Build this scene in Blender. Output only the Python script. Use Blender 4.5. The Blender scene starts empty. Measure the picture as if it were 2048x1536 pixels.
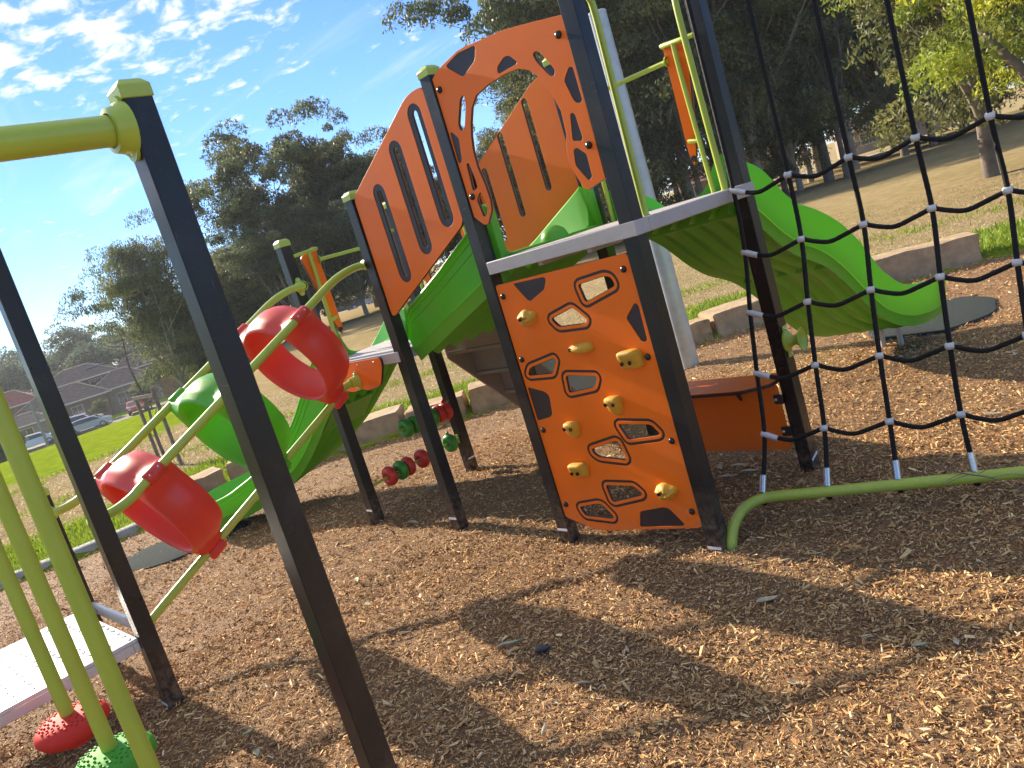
import bpy, bmesh, math, random
import numpy as np
from mathutils import Vector, Matrix, noise as mnoise

random.seed(7)
RNG = np.random.default_rng(7)
scene = bpy.context.scene
R = math.radians

# ------------------------------------------------------------------ camera
cam_d = bpy.data.cameras.new("camera")
cam = bpy.data.objects.new("camera", cam_d)
scene.collection.objects.link(cam)
cam_d.sensor_fit = 'HORIZONTAL'
cam_d.sensor_width = 36.0
cam_d.lens = 28.518
cam_d.clip_start = 0.05
cam_d.clip_end = 4000
_r = [[0.674177, 0.076562, 0.734591], [0.679203, 0.326425, -0.657366], [-0.290118, 0.942117, 0.168067]]
cam.matrix_world = Matrix(((*_r[0], 5.265842), (*_r[1], -3.00484), (*_r[2], 1.693567), (0, 0, 0, 1)))
scene.camera = cam

# ------------------------------------------------------------------ light
SUN_AZ, SUN_EL = 181.3, 26.0          # degrees; azimuth counted from +X towards +Y
sd = Vector((math.cos(R(SUN_EL)) * math.cos(R(SUN_AZ)), math.cos(R(SUN_EL)) * math.sin(R(SUN_AZ)), math.sin(R(SUN_EL))))
sun_d = bpy.data.lights.new("sun", 'SUN')
sun_d.energy = 4.6
sun_d.angle = R(0.5)
sun_d.color = (1.0, 0.86, 0.68)
sun = bpy.data.objects.new("sun", sun_d)
sun.rotation_euler = sd.to_track_quat('Z', 'Y').to_euler()
sun.location = sd * 60
scene.collection.objects.link(sun)

world = bpy.data.worlds.new("World")
scene.world = world
world.use_nodes = True
SKY_STRENGTH = 0.088


def build_world():
    nt = world.node_tree
    nt.nodes.clear()
    N, L = nt.nodes.new, nt.links.new
    out = N('ShaderNodeOutputWorld')
    bg = N('ShaderNodeBackground')
    bg.inputs['Strength'].default_value = SKY_STRENGTH
    sky = N('ShaderNodeTexSky')
    sky.sky_type = 'NISHITA'
    sky.sun_disc = False
    sky.sun_elevation = R(SUN_EL)
    sky.sun_rotation = math.pi / 2 - R(SUN_AZ)
    sky.air_density = 1.0
    sky.dust_density = 0.0
    sky.ozone_density = 8.0
    tc = N('ShaderNodeTexCoord')
    sep = N('ShaderNodeSeparateXYZ')
    L(tc.outputs['Generated'], sep.inputs[0])

    def math_(op, a, b=None, c=None, clamp=False):
        m = N('ShaderNodeMath')
        m.operation = op
        m.use_clamp = clamp
        for i, v in enumerate((a, b, c)):
            if v is None:
                continue
            if isinstance(v, (int, float)):
                m.inputs[i].default_value = v
            else:
                L(v, m.inputs[i])
        return m.outputs[0]

    def ramp(v, a, b):
        m = N('ShaderNodeMapRange')
        m.interpolation_type = 'SMOOTHSTEP'
        m.inputs[1].default_value = a
        m.inputs[2].default_value = b
        L(v, m.inputs[0])
        return m.outputs[0]

    zc = math_('ADD', math_('MAXIMUM', sep.outputs[2], 0.0), 0.06)
    comb = N('ShaderNodeCombineXYZ')
    L(math_('DIVIDE', sep.outputs[0], zc), comb.inputs[0])
    L(math_('DIVIDE', sep.outputs[1], zc), comb.inputs[1])

    def noise(scale, detail, rough, stretch, rot, off=(0, 0, 0), dist=0.0):
        mp = N('ShaderNodeMapping')
        mp.inputs['Location'].default_value = off
        mp.inputs['Rotation'].default_value = (0, 0, R(rot))
        mp.inputs['Scale'].default_value = stretch
        L(comb.outputs[0], mp.inputs[0])
        n = N('ShaderNodeTexNoise')
        n.inputs['Scale'].default_value = scale
        n.inputs['Detail'].default_value = detail
        n.inputs['Roughness'].default_value = rough
        n.inputs['Distortion'].default_value = dist
        L(mp.outputs[0], n.inputs['Vector'])
        return n.outputs['Fac']

    # broken altocumulus sheet: puffs gated by a slow coverage field that thins out away from its middle
    puffs = noise(6.5, 7, 0.60, (1, 1.35, 1), 24, (3.1, 0.4, 0), 0.35)
    slow = noise(1.3, 3, 0.5, (1, 1, 1), 0, (5.3, 1.9, 0))
    vd = N('ShaderNodeVectorMath')
    vd.operation = 'DISTANCE'
    L(comb.outputs[0], vd.inputs[0])
    vd.inputs[1].default_value = CLOUD_MID
    cov = ramp(vd.outputs['Value'], CLOUD_R1, CLOUD_R0)
    dens = math_('ADD', math_('ADD', puffs, math_('MULTIPLY', cov, 0.21)), math_('MULTIPLY', math_('SUBTRACT', slow, 0.5), 0.42))
    m1 = ramp(dens, CLOUD_LO, CLOUD_HI)
    wisps = noise(0.9, 5, 0.55, (1, 3.4, 1), 40, (7.7, 2.2, 0), 0.8)
    m2 = math_('MULTIPLY', ramp(wisps, 0.52, 0.82), 0.40)
    mask = math_('MAXIMUM', m1, m2)
    hz = ramp(sep.outputs[2], 0.02, 0.16)
    mask = math_('MULTIPLY', mask, hz)
    mix = N('ShaderNodeMix')
    mix.data_type = 'RGBA'
    L(mask, mix.inputs['Factor'])
    tint = N('ShaderNodeMix')
    tint.data_type = 'RGBA'
    tint.blend_type = 'MULTIPLY'
    tint.inputs['Factor'].default_value = 1.0
    L(sky.outputs[0], tint.inputs['A'])
    tint.inputs['B'].default_value = SKY_TINT
    L(tint.outputs['Result'], mix.inputs['A'])
    mix.inputs['B'].default_value = CLOUD_COL
    L(mix.outputs['Result'], bg.inputs['Color'])
    L(bg.outputs[0], out.inputs[0])


CLOUD_MID = (-1.0, 0.0, 0)
CLOUD_R0, CLOUD_R1 = 1.35, 2.45
CLOUD_LO, CLOUD_HI = 0.60, 0.80
CLOUD_COL = (5.7, 5.75, 5.85, 1)
SKY_TINT = (0.94, 0.93, 1.03, 1)
build_world()

scene.view_settings.view_transform = 'Standard'
scene.view_settings.look = 'None'
scene.view_settings.gamma = 1.0
scene.view_settings.use_curve_mapping = False
scene.view_settings.exposure = 1.3
scene.cycles.use_denoising = True
scene.cycles.max_bounces = 8
scene.cycles.transparent_max_bounces = 6
scene.cycles.use_adaptive_sampling = True
scene.cycles.adaptive_threshold = 0.015

# ------------------------------------------------------------------ helpers
COL = scene.collection


def rootpos(o):
    while o.parent:
        o = o.parent
    return o.location


def tag(o, label=None, cat=None, group=None, kind=None):
    if label:
        o['label'] = label
    if cat:
        o['category'] = cat
    if group:
        o['group'] = group
    if kind:
        o['kind'] = kind
    return o


def thing(name, label, cat, loc=(0, 0, 0), group=None, kind=None):
    o = bpy.data.objects.new(name, None)
    o.empty_display_size = 0.2
    o.location = loc
    COL.objects.link(o)
    return tag(o, label, cat, group, kind)


def link_mesh(name, me, mat=None, parent=None, smooth=None):
    """mesh given in world coordinates; moved into the frame of its thing"""
    if parent is not None:
        p = rootpos(parent)
        me.transform(Matrix.Translation(-Vector(p)))
    o = bpy.data.objects.new(name, me)
    COL.objects.link(o)
    if parent is not None:
        o.parent = parent
    if mat is not None:
        me.materials.clear()
        for m in (mat if isinstance(mat, (list, tuple)) else [mat]):
            me.materials.append(m)
    if smooth is not None:
        me.polygons.foreach_set('use_smooth', [True] * len(me.polygons))
        if smooth < 179:
            me.set_sharp_from_angle(angle=R(smooth))
    return o


def copy_tree(o, loc=None, parent=None, label=None, group=None):
    c = o.copy()
    COL.objects.link(c)
    if parent is not None:
        c.parent = parent
    if loc is not None:
        c.location = loc
    if label:
        c['label'] = label
    if group:
        c['group'] = group
    for ch in o.children:
        copy_tree(ch, None, c)
    return c


def V(*a):
    return Vector(a)


def frame_z(d, upv=None):
    d = Vector(d).normalized()
    u = Vector(upv) if upv else (V(0, 0, 1) if abs(d.z) < 0.95 else V(1, 0, 0))
    x = u.cross(d).normalized()
    y = d.cross(x)
    return x, y, d


def smooth_path(pts, n=6):
    """Catmull-Rom through the points"""
    P = [Vector(p) for p in pts]
    if len(P) < 3:
        return P
    out = []
    for i in range(len(P) - 1):
        p0 = P[i - 1] if i else P[0] * 2 - P[1]
        p1, p2 = P[i], P[i + 1]
        p3 = P[i + 2] if i + 2 < len(P) else P[-1] * 2 - P[-2]
        for k in range(n):
            t = k / n
            out.append(0.5 * ((2 * p1) + (p2 - p0) * t + (2 * p0 - 5 * p1 + 4 * p2 - p3) * t * t + (3 * p1 - p0 - 3 * p2 + p3) * t ** 3))
    out.append(P[-1])
    return out


def lerp_table(tab, x):
    return float(np.interp(x, [a for a, _ in tab], [b for _, b in tab]))


class MB:
    def __init__(s):
        s.v, s.f = [], []

    def add(s, vs, fs):
        b = len(s.v)
        s.v += [tuple(p) for p in vs]
        s.f += [tuple(b + i for i in f) for f in fs]
        return s

    def bm(s, bmx):
        bmx.verts.index_update()
        s.add([v.co[:] for v in bmx.verts], [[v.index for v in f.verts] for f in bmx.faces])
        bmx.free()
        return s

    def box(s, c, size, bevel=0.0, axes=None, seg=2):
        b = bmesh.new()
        bmesh.ops.create_cube(b, size=1.0)
        bmesh.ops.scale(b, vec=size, verts=b.verts)
        if bevel:
            bmesh.ops.bevel(b, geom=b.edges[:], offset=bevel, segments=seg, affect='EDGES', profile=0.5)
        m = Matrix.Translation(Vector(c))
        if axes:
            m = m @ Matrix((axes[0], axes[1], axes[2])).transposed().to_4x4()
        bmesh.ops.transform(b, matrix=m, verts=b.verts)
        return s.bm(b)

    def tube(s, pts, r, n=12, caps=True, taper=None):
        P = [Vector(p) for p in pts]
        vs, fs = [], []
        t = (P[1] - P[0]).normalized()
        x, y, _ = frame_z(t)
        for i, p in enumerate(P):
            if i == 0:
                d = P[1] - P[0]
            elif i == len(P) - 1:
                d = P[-1] - P[-2]
            else:
                d = (P[i + 1] - P[i]).normalized() + (P[i] - P[i - 1]).normalized()
            d = d.normalized()
            x = (x - d * x.dot(d)).normalized()
            y = d.cross(x)
            rr = r if taper is None else taper[i]
            for k in range(n):
                a = 2 * math.pi * k / n
                vs.append(p + (x * math.cos(a) + y * math.sin(a)) * rr)
        for i in range(len(P) - 1):
            for k in range(n):
                fs.append((i * n + k, i * n + (k + 1) % n, (i + 1) * n + (k + 1) % n, (i + 1) * n + k))
        if caps:
            fs.append(tuple(range(n - 1, -1, -1)))
            b = (len(P) - 1) * n
            fs.append(tuple(b + k for k in range(n)))
        return s.add(vs, fs)

    def lathe(s, c, axis, prof, n=24, closed=False, xdir=None):
        """prof: list of (along, radius)"""
        x, y, d = frame_z(axis, xdir)
        c = Vector(c)
        vs, fs = [], []
        for a, r in prof:
            for k in range(n):
                t = 2 * math.pi * k / n
                vs.append(c + d * a + (x * math.cos(t) + y * math.sin(t)) * max(r, 1e-4))
        m = len(prof)
        for i in range(m if closed else m - 1):
            j = (i + 1) % m
            for k in range(n):
                fs.append((i * n + k, i * n + (k + 1) % n, j * n + (k + 1) % n, j * n + k))
        return s.add(vs, fs)

    def sphere(s, c, r, n=10, m=6, squash=1.0, axis=(0, 0, 1)):
        prof = [(-math.cos(math.pi * i / m) * r * squash, math.sin(math.pi * i / m) * r) for i in range(m + 1)]
        return s.lathe(c, axis, prof, n)

    def loft(s, rings, caps=True, closed=True):
        n = len(rings[0])
        vs = [p for ring in rings for p in ring]
        fs = []
        for i in range(len(rings) - 1):
            for k in range(n if closed else n - 1):
                fs.append((i * n + k, i * n + (k + 1) % n, (i + 1) * n + (k + 1) % n, (i + 1) * n + k))
        if caps:
            fs.append(tuple(range(n - 1, -1, -1)))
            fs.append(tuple((len(rings) - 1) * n + k for k in range(n)))
        return s.add(vs, fs)

    def build(s, name, mat, parent=None, smooth=22):
        me = bpy.data.meshes.new(name)
        me.from_pydata(s.v, [], s.f)
        me.validate()
        b = bmesh.new()
        b.from_mesh(me)
        bmesh.ops.recalc_face_normals(b, faces=b.faces)
        b.to_mesh(me)
        b.free()
        return link_mesh(name, me, mat, parent, smooth)


def round_poly(pts, r, n=4):
    """round the corners of a 2-D polygon"""
    out = []
    m = len(pts)
    for i in range(m):
        p = Vector(pts[i]).to_2d()
        a = Vector(pts[i - 1]).to_2d() - p
        b = Vector(pts[(i + 1) % m]).to_2d() - p
        la, lb = a.length, b.length
        rr = min(r, la * 0.45, lb * 0.45)
        a.normalize()
        b.normalize()
        p1, p2 = p + a * rr, p + b * rr
        for k in range(n + 1):
            t = k / n
            q = p1 * (1 - t) ** 2 + p * 2 * t * (1 - t) + p2 * t * t
            out.append((q.x, q.y))
    return out


def area2(pts):
    return 0.5 * sum(pts[i - 1][0] * pts[i][1] - pts[i][0] * pts[i - 1][1] for i in range(len(pts)))


def offset_poly(pts, d):
    """grow (d > 0) or shrink a 2-D polygon"""
    s = 1 if area2(pts) > 0 else -1
    m = len(pts)
    out = []
    for i in range(m):
        p0, p, p2 = (Vector(pts[j]) for j in (i - 1, i, (i + 1) % m))
        e1, e2 = (p - p0), (p2 - p)
        if e1.length < 1e-6:
            e1 = e2
        if e2.length < 1e-6:
            e2 = e1
        e1 = e1.normalized()
        e2 = e2.normalized()
        n1, n2 = Vector((e1.y, -e1.x)) * s, Vector((e2.y, -e2.x)) * s
        b = (n1 + n2)
        if b.length < 1e-6:
            b = n1
        b.normalize()
        q = p + b * d / max(0.35, b.dot(n1))
        out.append((q.x, q.y))
    return out


def sheet(name, outer, holes, t, mat, parent, mat4, bevel=0.0012, smooth=30):
    """flat sheet with holes, thickness t centred on local z = 0, placed by mat4 (world)"""
    cu = bpy.data.curves.new("tmp", 'CURVE')
    cu.dimensions = '2D'
    cu.fill_mode = 'BOTH'
    cu.extrude = max(t / 2 - bevel, 0.0002)
    cu.bevel_depth = bevel
    cu.bevel_resolution = 1
    cu.offset = -bevel
    for poly in [outer] + list(holes):
        sp = cu.splines.new('POLY')
        sp.points.add(len(poly) - 1)
        for i, q in enumerate(poly):
            sp.points[i].co = (q[0], q[1], 0, 1)
        sp.use_cyclic_u = True
    o = bpy.data.objects.new("tmp", cu)
    COL.objects.link(o)
    dg = bpy.context.evaluated_depsgraph_get()
    me = bpy.data.meshes.new_from_object(o.evaluated_get(dg))
    bpy.data.objects.remove(o)
    bpy.data.curves.remove(cu)
    me.name = name
    me.transform(mat4)
    return link_mesh(name, me, mat, parent, smooth)


def face_y(y):
    """local (x, z, depth) on the plane y = const, sheet front towards -y"""
    return Matrix(((1, 0, 0, 0), (0, 0, -1, y), (0, 1, 0, 0), (0, 0, 0, 1)))


def face_x(x):
    """local (y, z, depth) on the plane x = const, front towards +x"""
    return Matrix(((0, 0, 1, x), (1, 0, 0, 0), (0, 1, 0, 0), (0, 0, 0, 1)))


# ------------------------------------------------------------------ materials
def material(name, col, rough=0.5, metal=0.0, var=0.0, vscale=6.0, bump=0.0, bscale=80.0, trans=0.0, tcol=None,
             coat=0.0, spec=0.5, attr=None, dirt=0.0, detail=5.0, scuff=0.0, dust=0.0, splash=0.0):
    m = bpy.data.materials.new(name)
    m.use_nodes = True
    nt = m.node_tree
    N, L = nt.nodes.new, nt.links.new
    bs = nt.nodes['Principled BSDF']
    out = nt.nodes['Material Output']
    bs.inputs['Roughness'].default_value = rough
    bs.inputs['Metallic'].default_value = metal
    bs.inputs['Specular IOR Level'].default_value = spec
    if coat:
        bs.inputs['Coat Weight'].default_value = coat
    tc = N('ShaderNodeTexCoord')
    c4 = (*col, 1)
    colsock = None
    if attr:
        a = N('ShaderNodeAttribute')
        a.attribute_name = attr
        colsock = a.outputs['Color']
    if var:
        n = N('ShaderNodeTexNoise')
        n.inputs['Scale'].default_value = vscale
        n.inputs['Detail'].default_value = detail
        n.inputs['Roughness'].default_value = 0.6
        L(tc.outputs['Object'], n.inputs['Vector'])
        mr = N('ShaderNodeMapRange')
        mr.inputs[1].default_value = 0.3
        mr.inputs[2].default_value = 0.7
        mr.inputs[3].default_value = 1 - var
        mr.inputs[4].default_value = 1 + var
        L(n.outputs['Fac'], mr.inputs[0])
        mx = N('ShaderNodeMix')
        mx.data_type = 'RGBA'
        mx.blend_type = 'MULTIPLY'
        mx.inputs['Factor'].default_value = 1
        if colsock:
            L(colsock, mx.inputs['A'])
        else:
            mx.inputs['A'].default_value = c4
        L(mr.outputs[0], mx.inputs['B'])
        colsock = mx.outputs['Result']
        rr = N('ShaderNodeMapRange')
        rr.inputs[1].default_value = 0.3
        rr.inputs[2].default_value = 0.7
        rr.inputs[3].default_value = max(0.02, rough - 0.08)
        rr.inputs[4].default_value = min(1, rough + 0.1)
        L(n.outputs['Fac'], rr.inputs[0])
        L(rr.outputs[0], bs.inputs['Roughness'])
    if dirt:
        n = N('ShaderNodeTexNoise')
        n.inputs['Scale'].default_value = 9.0
        n.inputs['Detail'].default_value = 8
        n.inputs['Roughness'].default_value = 0.75
        L(tc.outputs['Object'], n.inputs['Vector'])
        mr = N('ShaderNodeMapRange')
        mr.inputs[1].default_value = 0.55
        mr.inputs[2].default_value = 0.75
        mr.inputs[4].default_value = dirt
        L(n.outputs['Fac'], mr.inputs[0])
        mx = N('ShaderNodeMix')
        mx.data_type = 'RGBA'
        L(mr.outputs[0], mx.inputs['Factor'])
        if colsock:
            L(colsock, mx.inputs['A'])
        else:
            mx.inputs['A'].default_value = c4
        mx.inputs['B'].default_value = (0.22, 0.16, 0.10, 1)
        colsock = mx.outputs['Result']
    def over(fac, col_):
        nonlocal colsock
        mx_ = N('ShaderNodeMix')
        mx_.data_type = 'RGBA'
        L(fac, mx_.inputs['Factor'])
        if colsock:
            L(colsock, mx_.inputs['A'])
        else:
            mx_.inputs['A'].default_value = c4
        mx_.inputs['B'].default_value = (*col_, 1)
        colsock = mx_.outputs['Result']

    def mapr(v, lo, hi, a_, b_):
        r_ = N('ShaderNodeMapRange')
        r_.inputs[1].default_value, r_.inputs[2].default_value, r_.inputs[3].default_value, r_.inputs[4].default_value = lo, hi, a_, b_
        L(v, r_.inputs[0])
        return r_.outputs[0]

    def nz_(scale, st=(1, 1, 1), d=6, off=(0, 0, 0), rot=(0, 0, 0)):
        mp = N('ShaderNodeMapping')
        mp.inputs['Scale'].default_value = st
        mp.inputs['Location'].default_value = off
        mp.inputs['Rotation'].default_value = rot
        L(tc.outputs['Object'], mp.inputs[0])
        q = N('ShaderNodeTexNoise')
        q.inputs['Scale'].default_value = scale
        q.inputs['Detail'].default_value = d
        q.inputs['Roughness'].default_value = 0.68
        L(mp.outputs[0], q.inputs['Vector'])
        return q.outputs['Fac']

    if dust:                                  # blotches of dried dust
        over(mapr(nz_(2.7, d=9, off=(3, 1, 7)), 0.50, 0.74, 0.0, dust), (0.36, 0.27, 0.18))
    if scuff:                                 # thin rubbed scratches in two directions
        over(mapr(nz_(9, (1, 14, 14), 3, rot=(.3, .5, .2)), 0.66, 0.72, 0.0, scuff), (0.62, 0.55, 0.50))
        over(mapr(nz_(7, (16, 16, 1), 3, off=(5, 2, 1), rot=(.2, -.35, 0)), 0.67, 0.73, 0.0, scuff), (0.58, 0.52, 0.47))
    if splash:                                # earth splashed up from the bark
        ge = N('ShaderNodeNewGeometry')
        sz = N('ShaderNodeSeparateXYZ')
        L(ge.outputs['Position'], sz.inputs[0])
        low_ = mapr(sz.outputs[2], 0.0, 0.34, 1.0, 0.0)
        mu = N('ShaderNodeMath')
        mu.operation = 'MULTIPLY'
        L(low_, mu.inputs[0])
        L(mapr(nz_(26, d=8), 0.42, 0.66, 0.0, splash), mu.inputs[1])
        over(mu.outputs[0], (0.30, 0.20, 0.12))
    if colsock:
        L(colsock, bs.inputs['Base Color'])
    else:
        bs.inputs['Base Color'].default_value = c4
    nsock = None
    if bump:
        n = N('ShaderNodeTexNoise')
        n.inputs['Scale'].default_value = bscale
        n.inputs['Detail'].default_value = 4
        L(tc.outputs['Object'], n.inputs['Vector'])
        b = N('ShaderNodeBump')
        b.inputs['Strength'].default_value = bump
        b.inputs['Distance'].default_value = 0.01
        L(n.outputs['Fac'], b.inputs['Height'])
        nsock = b.outputs[0]
        L(nsock, bs.inputs['Normal'])
    if trans:
        tr = N('ShaderNodeBsdfTranslucent')
        if tcol:
            tr.inputs['Color'].default_value = (*tcol, 1)
        elif colsock:
            L(colsock, tr.inputs['Color'])
        else:
            tr.inputs['Color'].default_value = c4
        mix = N('ShaderNodeMixShader')
        mix.inputs[0].default_value = trans
        L(bs.outputs[0], mix.inputs[1])
        L(tr.outputs[0], mix.inputs[2])
        L(mix.outputs[0], out.inputs['Surface'])
    return m


M = {}
M['post'] = material('post_powdercoat', (0.013, 0.0125, 0.013), 0.34, var=0.15, vscale=3, bump=0.05, bscale=400, spec=0.38, scuff=0.10, dust=0.10, splash=0.65)
M['lime'] = material('lime_powdercoat', (0.40, 0.50, 0.055), 0.34, var=0.07, vscale=4, bump=0.03, bscale=300, scuff=0.18, dust=0.14, splash=0.4)
M['orange'] = material('orange_plastic_sheet', (0.88, 0.165, 0.004), 0.45, var=0.05, vscale=2.5, bump=0.06, bscale=500, spec=0.28, scuff=0.10, dust=0.09, splash=0.5)
M['core'] = material('black_plastic_core', (0.028, 0.017, 0.018), 0.45, bump=0.08, bscale=400)
M['green'] = material('green_moulded_plastic', (0.115, 0.43, 0.022), 0.36, var=0.06, vscale=3, bump=0.04, bscale=250, trans=0.30, tcol=(0.26, 0.74, 0.04), scuff=0.16, dust=0.22, splash=0.3)
M['green_solid'] = material('green_plastic_underside', (0.115, 0.43, 0.022), 0.42, var=0.06, vscale=3, bump=0.04, bscale=250, scuff=0.10, dust=0.25, splash=0.3)
M['red'] = material('red_moulded_plastic', (0.74, 0.055, 0.032), 0.36, var=0.05, vscale=3, bump=0.04, bscale=250, trans=0.18, tcol=(0.80, 0.03, 0.015), scuff=0.18, dust=0.16)
M['bead_red'] = material('red_bead_plastic', (0.60, 0.035, 0.022), 0.38, var=0.05, vscale=8)
M['bead_green'] = material('green_bead_plastic', (0.045, 0.26, 0.025), 0.38, var=0.05, vscale=8)
M['pod_red'] = material('red_pod_plastic', (0.62, 0.035, 0.022), 0.62, var=0.06, vscale=5, spec=0.25, scuff=0.15)
M['pod_green'] = material('green_pod_plastic', (0.07, 0.33, 0.03), 0.62, var=0.06, vscale=5, spec=0.25, scuff=0.15)
M['bolt'] = material('black_bolt_cap', (0.014, 0.011, 0.012), 0.25)
M['steel'] = material('stainless_steel', (0.62, 0.61, 0.58), 0.28, 0.9, var=0.06, vscale=20)
M['alloy'] = material('cast_alloy', (0.58, 0.57, 0.55), 0.45, 0.35, var=0.1, vscale=30)
M['deck'] = material('grey_deck_sheet', (0.43, 0.40, 0.375), 0.55, var=0.07, vscale=10, bump=0.12, bscale=120, dirt=0.25, scuff=0.10, dust=0.3)
M['tread'] = material('silver_step_tread', (0.60, 0.59, 0.57), 0.33, 0.25, var=0.08, vscale=9, bump=0.10, bscale=90, dirt=0.15)
M['stair'] = material('grey_stair_sheet', (0.27, 0.235, 0.20), 0.6, var=0.08, vscale=6, bump=0.1, bscale=100, dirt=0.2)
M['hold'] = material('yellow_climbing_resin', (0.60, 0.31, 0.018), 0.6, var=0.12, vscale=14, bump=0.35, bscale=160, dust=0.3)
M['rope'] = material('black_rope', (0.009, 0.0085, 0.008), 0.6, spec=0.25, bump=0.5, bscale=300)
M['galv'] = material('galvanised_pole', (0.47, 0.48, 0.47), 0.42, 0.35, var=0.16, vscale=7, bump=0.05, bscale=60)
M['white'] = material('white_sticker', (0.75, 0.75, 0.73), 0.5)
M['leg'] = material('pale_grey_leg', (0.50, 0.48, 0.44), 0.45, var=0.05)
# ------------------------------------------------------------------ play structure (grid pitch = 1 m, X along the climbing wall, Y away from it)
PW = 0.041                      # half width of a post
HI, LO, STEP = 1.615, 1.230, 0.385

tower = thing('play_tower', 'tall play tower of black square posts, grey decks and orange screens above the bark', 'play tower', (2.5, 0.5, 0))


def post(x, y, top, parent, sticker=None, cap=True, base=-0.25):
    m = MB().box((x, y, (top + base) / 2), (2 * PW, 2 * PW, top - base), 0.0035, seg=1)
    p = m.build('post', M['post'], parent, smooth=12)
    if cap:
        c = MB()
        h = PW + 0.004
        r1 = [V(x + a * h, y + b * h, top - 0.028) for a, b in ((-1, -1), (1, -1), (1, 1), (-1, 1))]
        r2 = [V(q.x, q.y, top + 0.008) for q in r1]
        h2 = PW - 0.012
        r3 = [V(x + a * h2, y + b * h2, top + 0.026) for a, b in ((-1, -1), (1, -1), (1, 1), (-1, 1))]
        c.loft([r1, r2, r3])
        o = c.build('post_cap', M['lime'], p, smooth=20)
        b = o.modifiers.new('bevel', 'BEVEL')
        b.width = 0.003
        b.segments = 2
    if sticker:
        face, z = sticker
        if face == 'f':
            MB().box((x, y - PW - 0.0012, z), (2 * PW * 0.92, 0.002, 0.014)).build('level_mark', M['white'], p)
        elif face == 's':
            MB().box((x + PW + 0.0012, y, z), (0.002, 2 * PW * 0.92, 0.014)).build('level_mark', M['white'], p)
        else:
            MB().box((x + PW + 0.0012, y, z), (0.002, 2 * PW * 0.92, 0.014), axes=((1, 0, 0), (0, .95, .30), (0, -.30, .95))).build('level_mark', M['white'], p)
    return p


post(0, 0, 2.14, tower, ('f', 0.085))
post(1, 0, 2.235, tower, ('f', 0.070))
post(2, 0, 2.64, tower, ('f', 0.050))
post(3, 0, 3.25, tower, ('f', 0.014))
post(3, 1, 3.25, tower, ('t', 0.060))
post(2, 1, 2.64, tower)
post(1, 1, 2.40, tower)
post(0, 1, 2.235, tower, ('s', 0.085))


def deck(x0, x1, y0, y1, top, parent, lip=0.068, name='deck'):
    d = MB().box(((x0 + x1) / 2, (y0 + y1) / 2, top - lip / 2), (x1 - x0, y1 - y0, lip), 0.0045).build(name, M['deck'], parent)
    f = MB()
    for k in (1, 2):
        f.box((x0 + (x1 - x0) * k / 3, (y0 + y1) / 2, top - lip - 0.010), (0.03, y1 - y0 - 0.10, 0.024), 0.003)
    f.build('deck_rib', M['deck'], d)
    for i in range(4):
        for j in range(4):
            MB().lathe((x0 + (x1 - x0) * (i + .5) / 4, y0 + (y1 - y0) * (j + .5) / 4, top + 0.0004), (0, 0, 1), [(0, 0.006), (0.0012, 0.005), (0.0014, 0)], 10).build('screw_head', M['steel'], d, smooth=60)
    return d


deck(2.045, 3.050, -0.047, 1.045, HI, tower)
deck(-0.047, 1.005, -0.047, 1.045, LO, tower)
# the panel of deck that closes the edge right of post 3,0
MB().box((3.0505, 0.5, HI - 0.034), (0.006, 0.88, 0.060), 0.002).build('deck_trim', M['deck'], tower)


def bolt(p, axis, r, parent, mat='bolt', name='bolt_cap', h=None):
    h = h or r * 0.85
    prof = [(0, r), (h * 0.45, r * 0.98), (h * 0.8, r * 0.75), (h, r * 0.35), (h * 1.02, 0)]
    return MB().lathe(p, axis, prof, 14).build(name, M[mat], parent, smooth=60)


def flange(p, axis, r, parent, big=1.0, name='flange', ear=1.75):
    """cast socket with two bolted ears; axis points away from the post face"""
    p = Vector(p)
    axis = Vector(axis).normalized()
    m = MB()
    m.lathe(p, axis, [(0.0, r * 1.6), (0.010, r * 1.6), (0.020, r * 1.42), (0.05 * big, r * 1.32), (0.062 * big, r * 1.28), (0.064 * big, r * 1.0)], 20)
    side = axis.cross(V(0, 0, 1)).normalized()
    ears = []
    for s in (-1, 1):
        c = p + V(0, 0, 1) * s * r * ear
        pts = []
        for k in range(9):
            a = math.pi * k / 8
            pts.append(c + side * math.cos(a) * r * .72 + V(0, 0, 1) * s * math.sin(a) * r * .72)
        base = [p + side * r * -1.15, p + side * r * 1.15]
        ring = [base[1]] + pts + [base[0]]
        if s < 0:
            ring = ring[::-1]
        m.loft([[q + axis * 0.0005 for q in ring], [q + axis * 0.011 for q in ring]])
        ears.append(c)
    f = m.build(name, M['lime'], parent, smooth=40)
    for c in ears:
        bolt(c + axis * 0.011, axis, r * 0.36, f, 'steel', 'bolt_cap', h=0.008)
    return f


# --- routed plastic screens: orange skins over a black core
def screen(name, outer, through, pockets, y, t, parent, rings=(), label=None, back=True, side='y'):
    fm = face_y if side == 'y' else face_x
    sg = 1 if side == 'y' else -1
    core = sheet(name, outer, through, t * 0.68, M['core'], parent, fm(y), bevel=0.0015)
    if label:
        core['label'] = label
    if side == 'y':
        yf, yb = y - t * 0.42, y + t * 0.42
    else:
        yf, yb = y + t * 0.42, y - t * 0.42
    sheet('front_skin', offset_poly(outer, -0.0005), list(through_front(through, pockets, rings)), t * 0.16, M['orange'], core, fm(yf), bevel=0.0012)
    if back:
        sheet('back_skin', offset_poly(outer, -0.0005), [offset_poly(h, 0.0012) for h in through], t * 0.16, M['orange'], core, fm(yb), bevel=0.0012)
    for h in rings:
        sheet('window_rim', offset_poly(h, 0.019), [offset_poly(h, 0.0022)], t * 0.16, M['orange'], core, fm(yf), bevel=0.0016)
    return core


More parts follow.
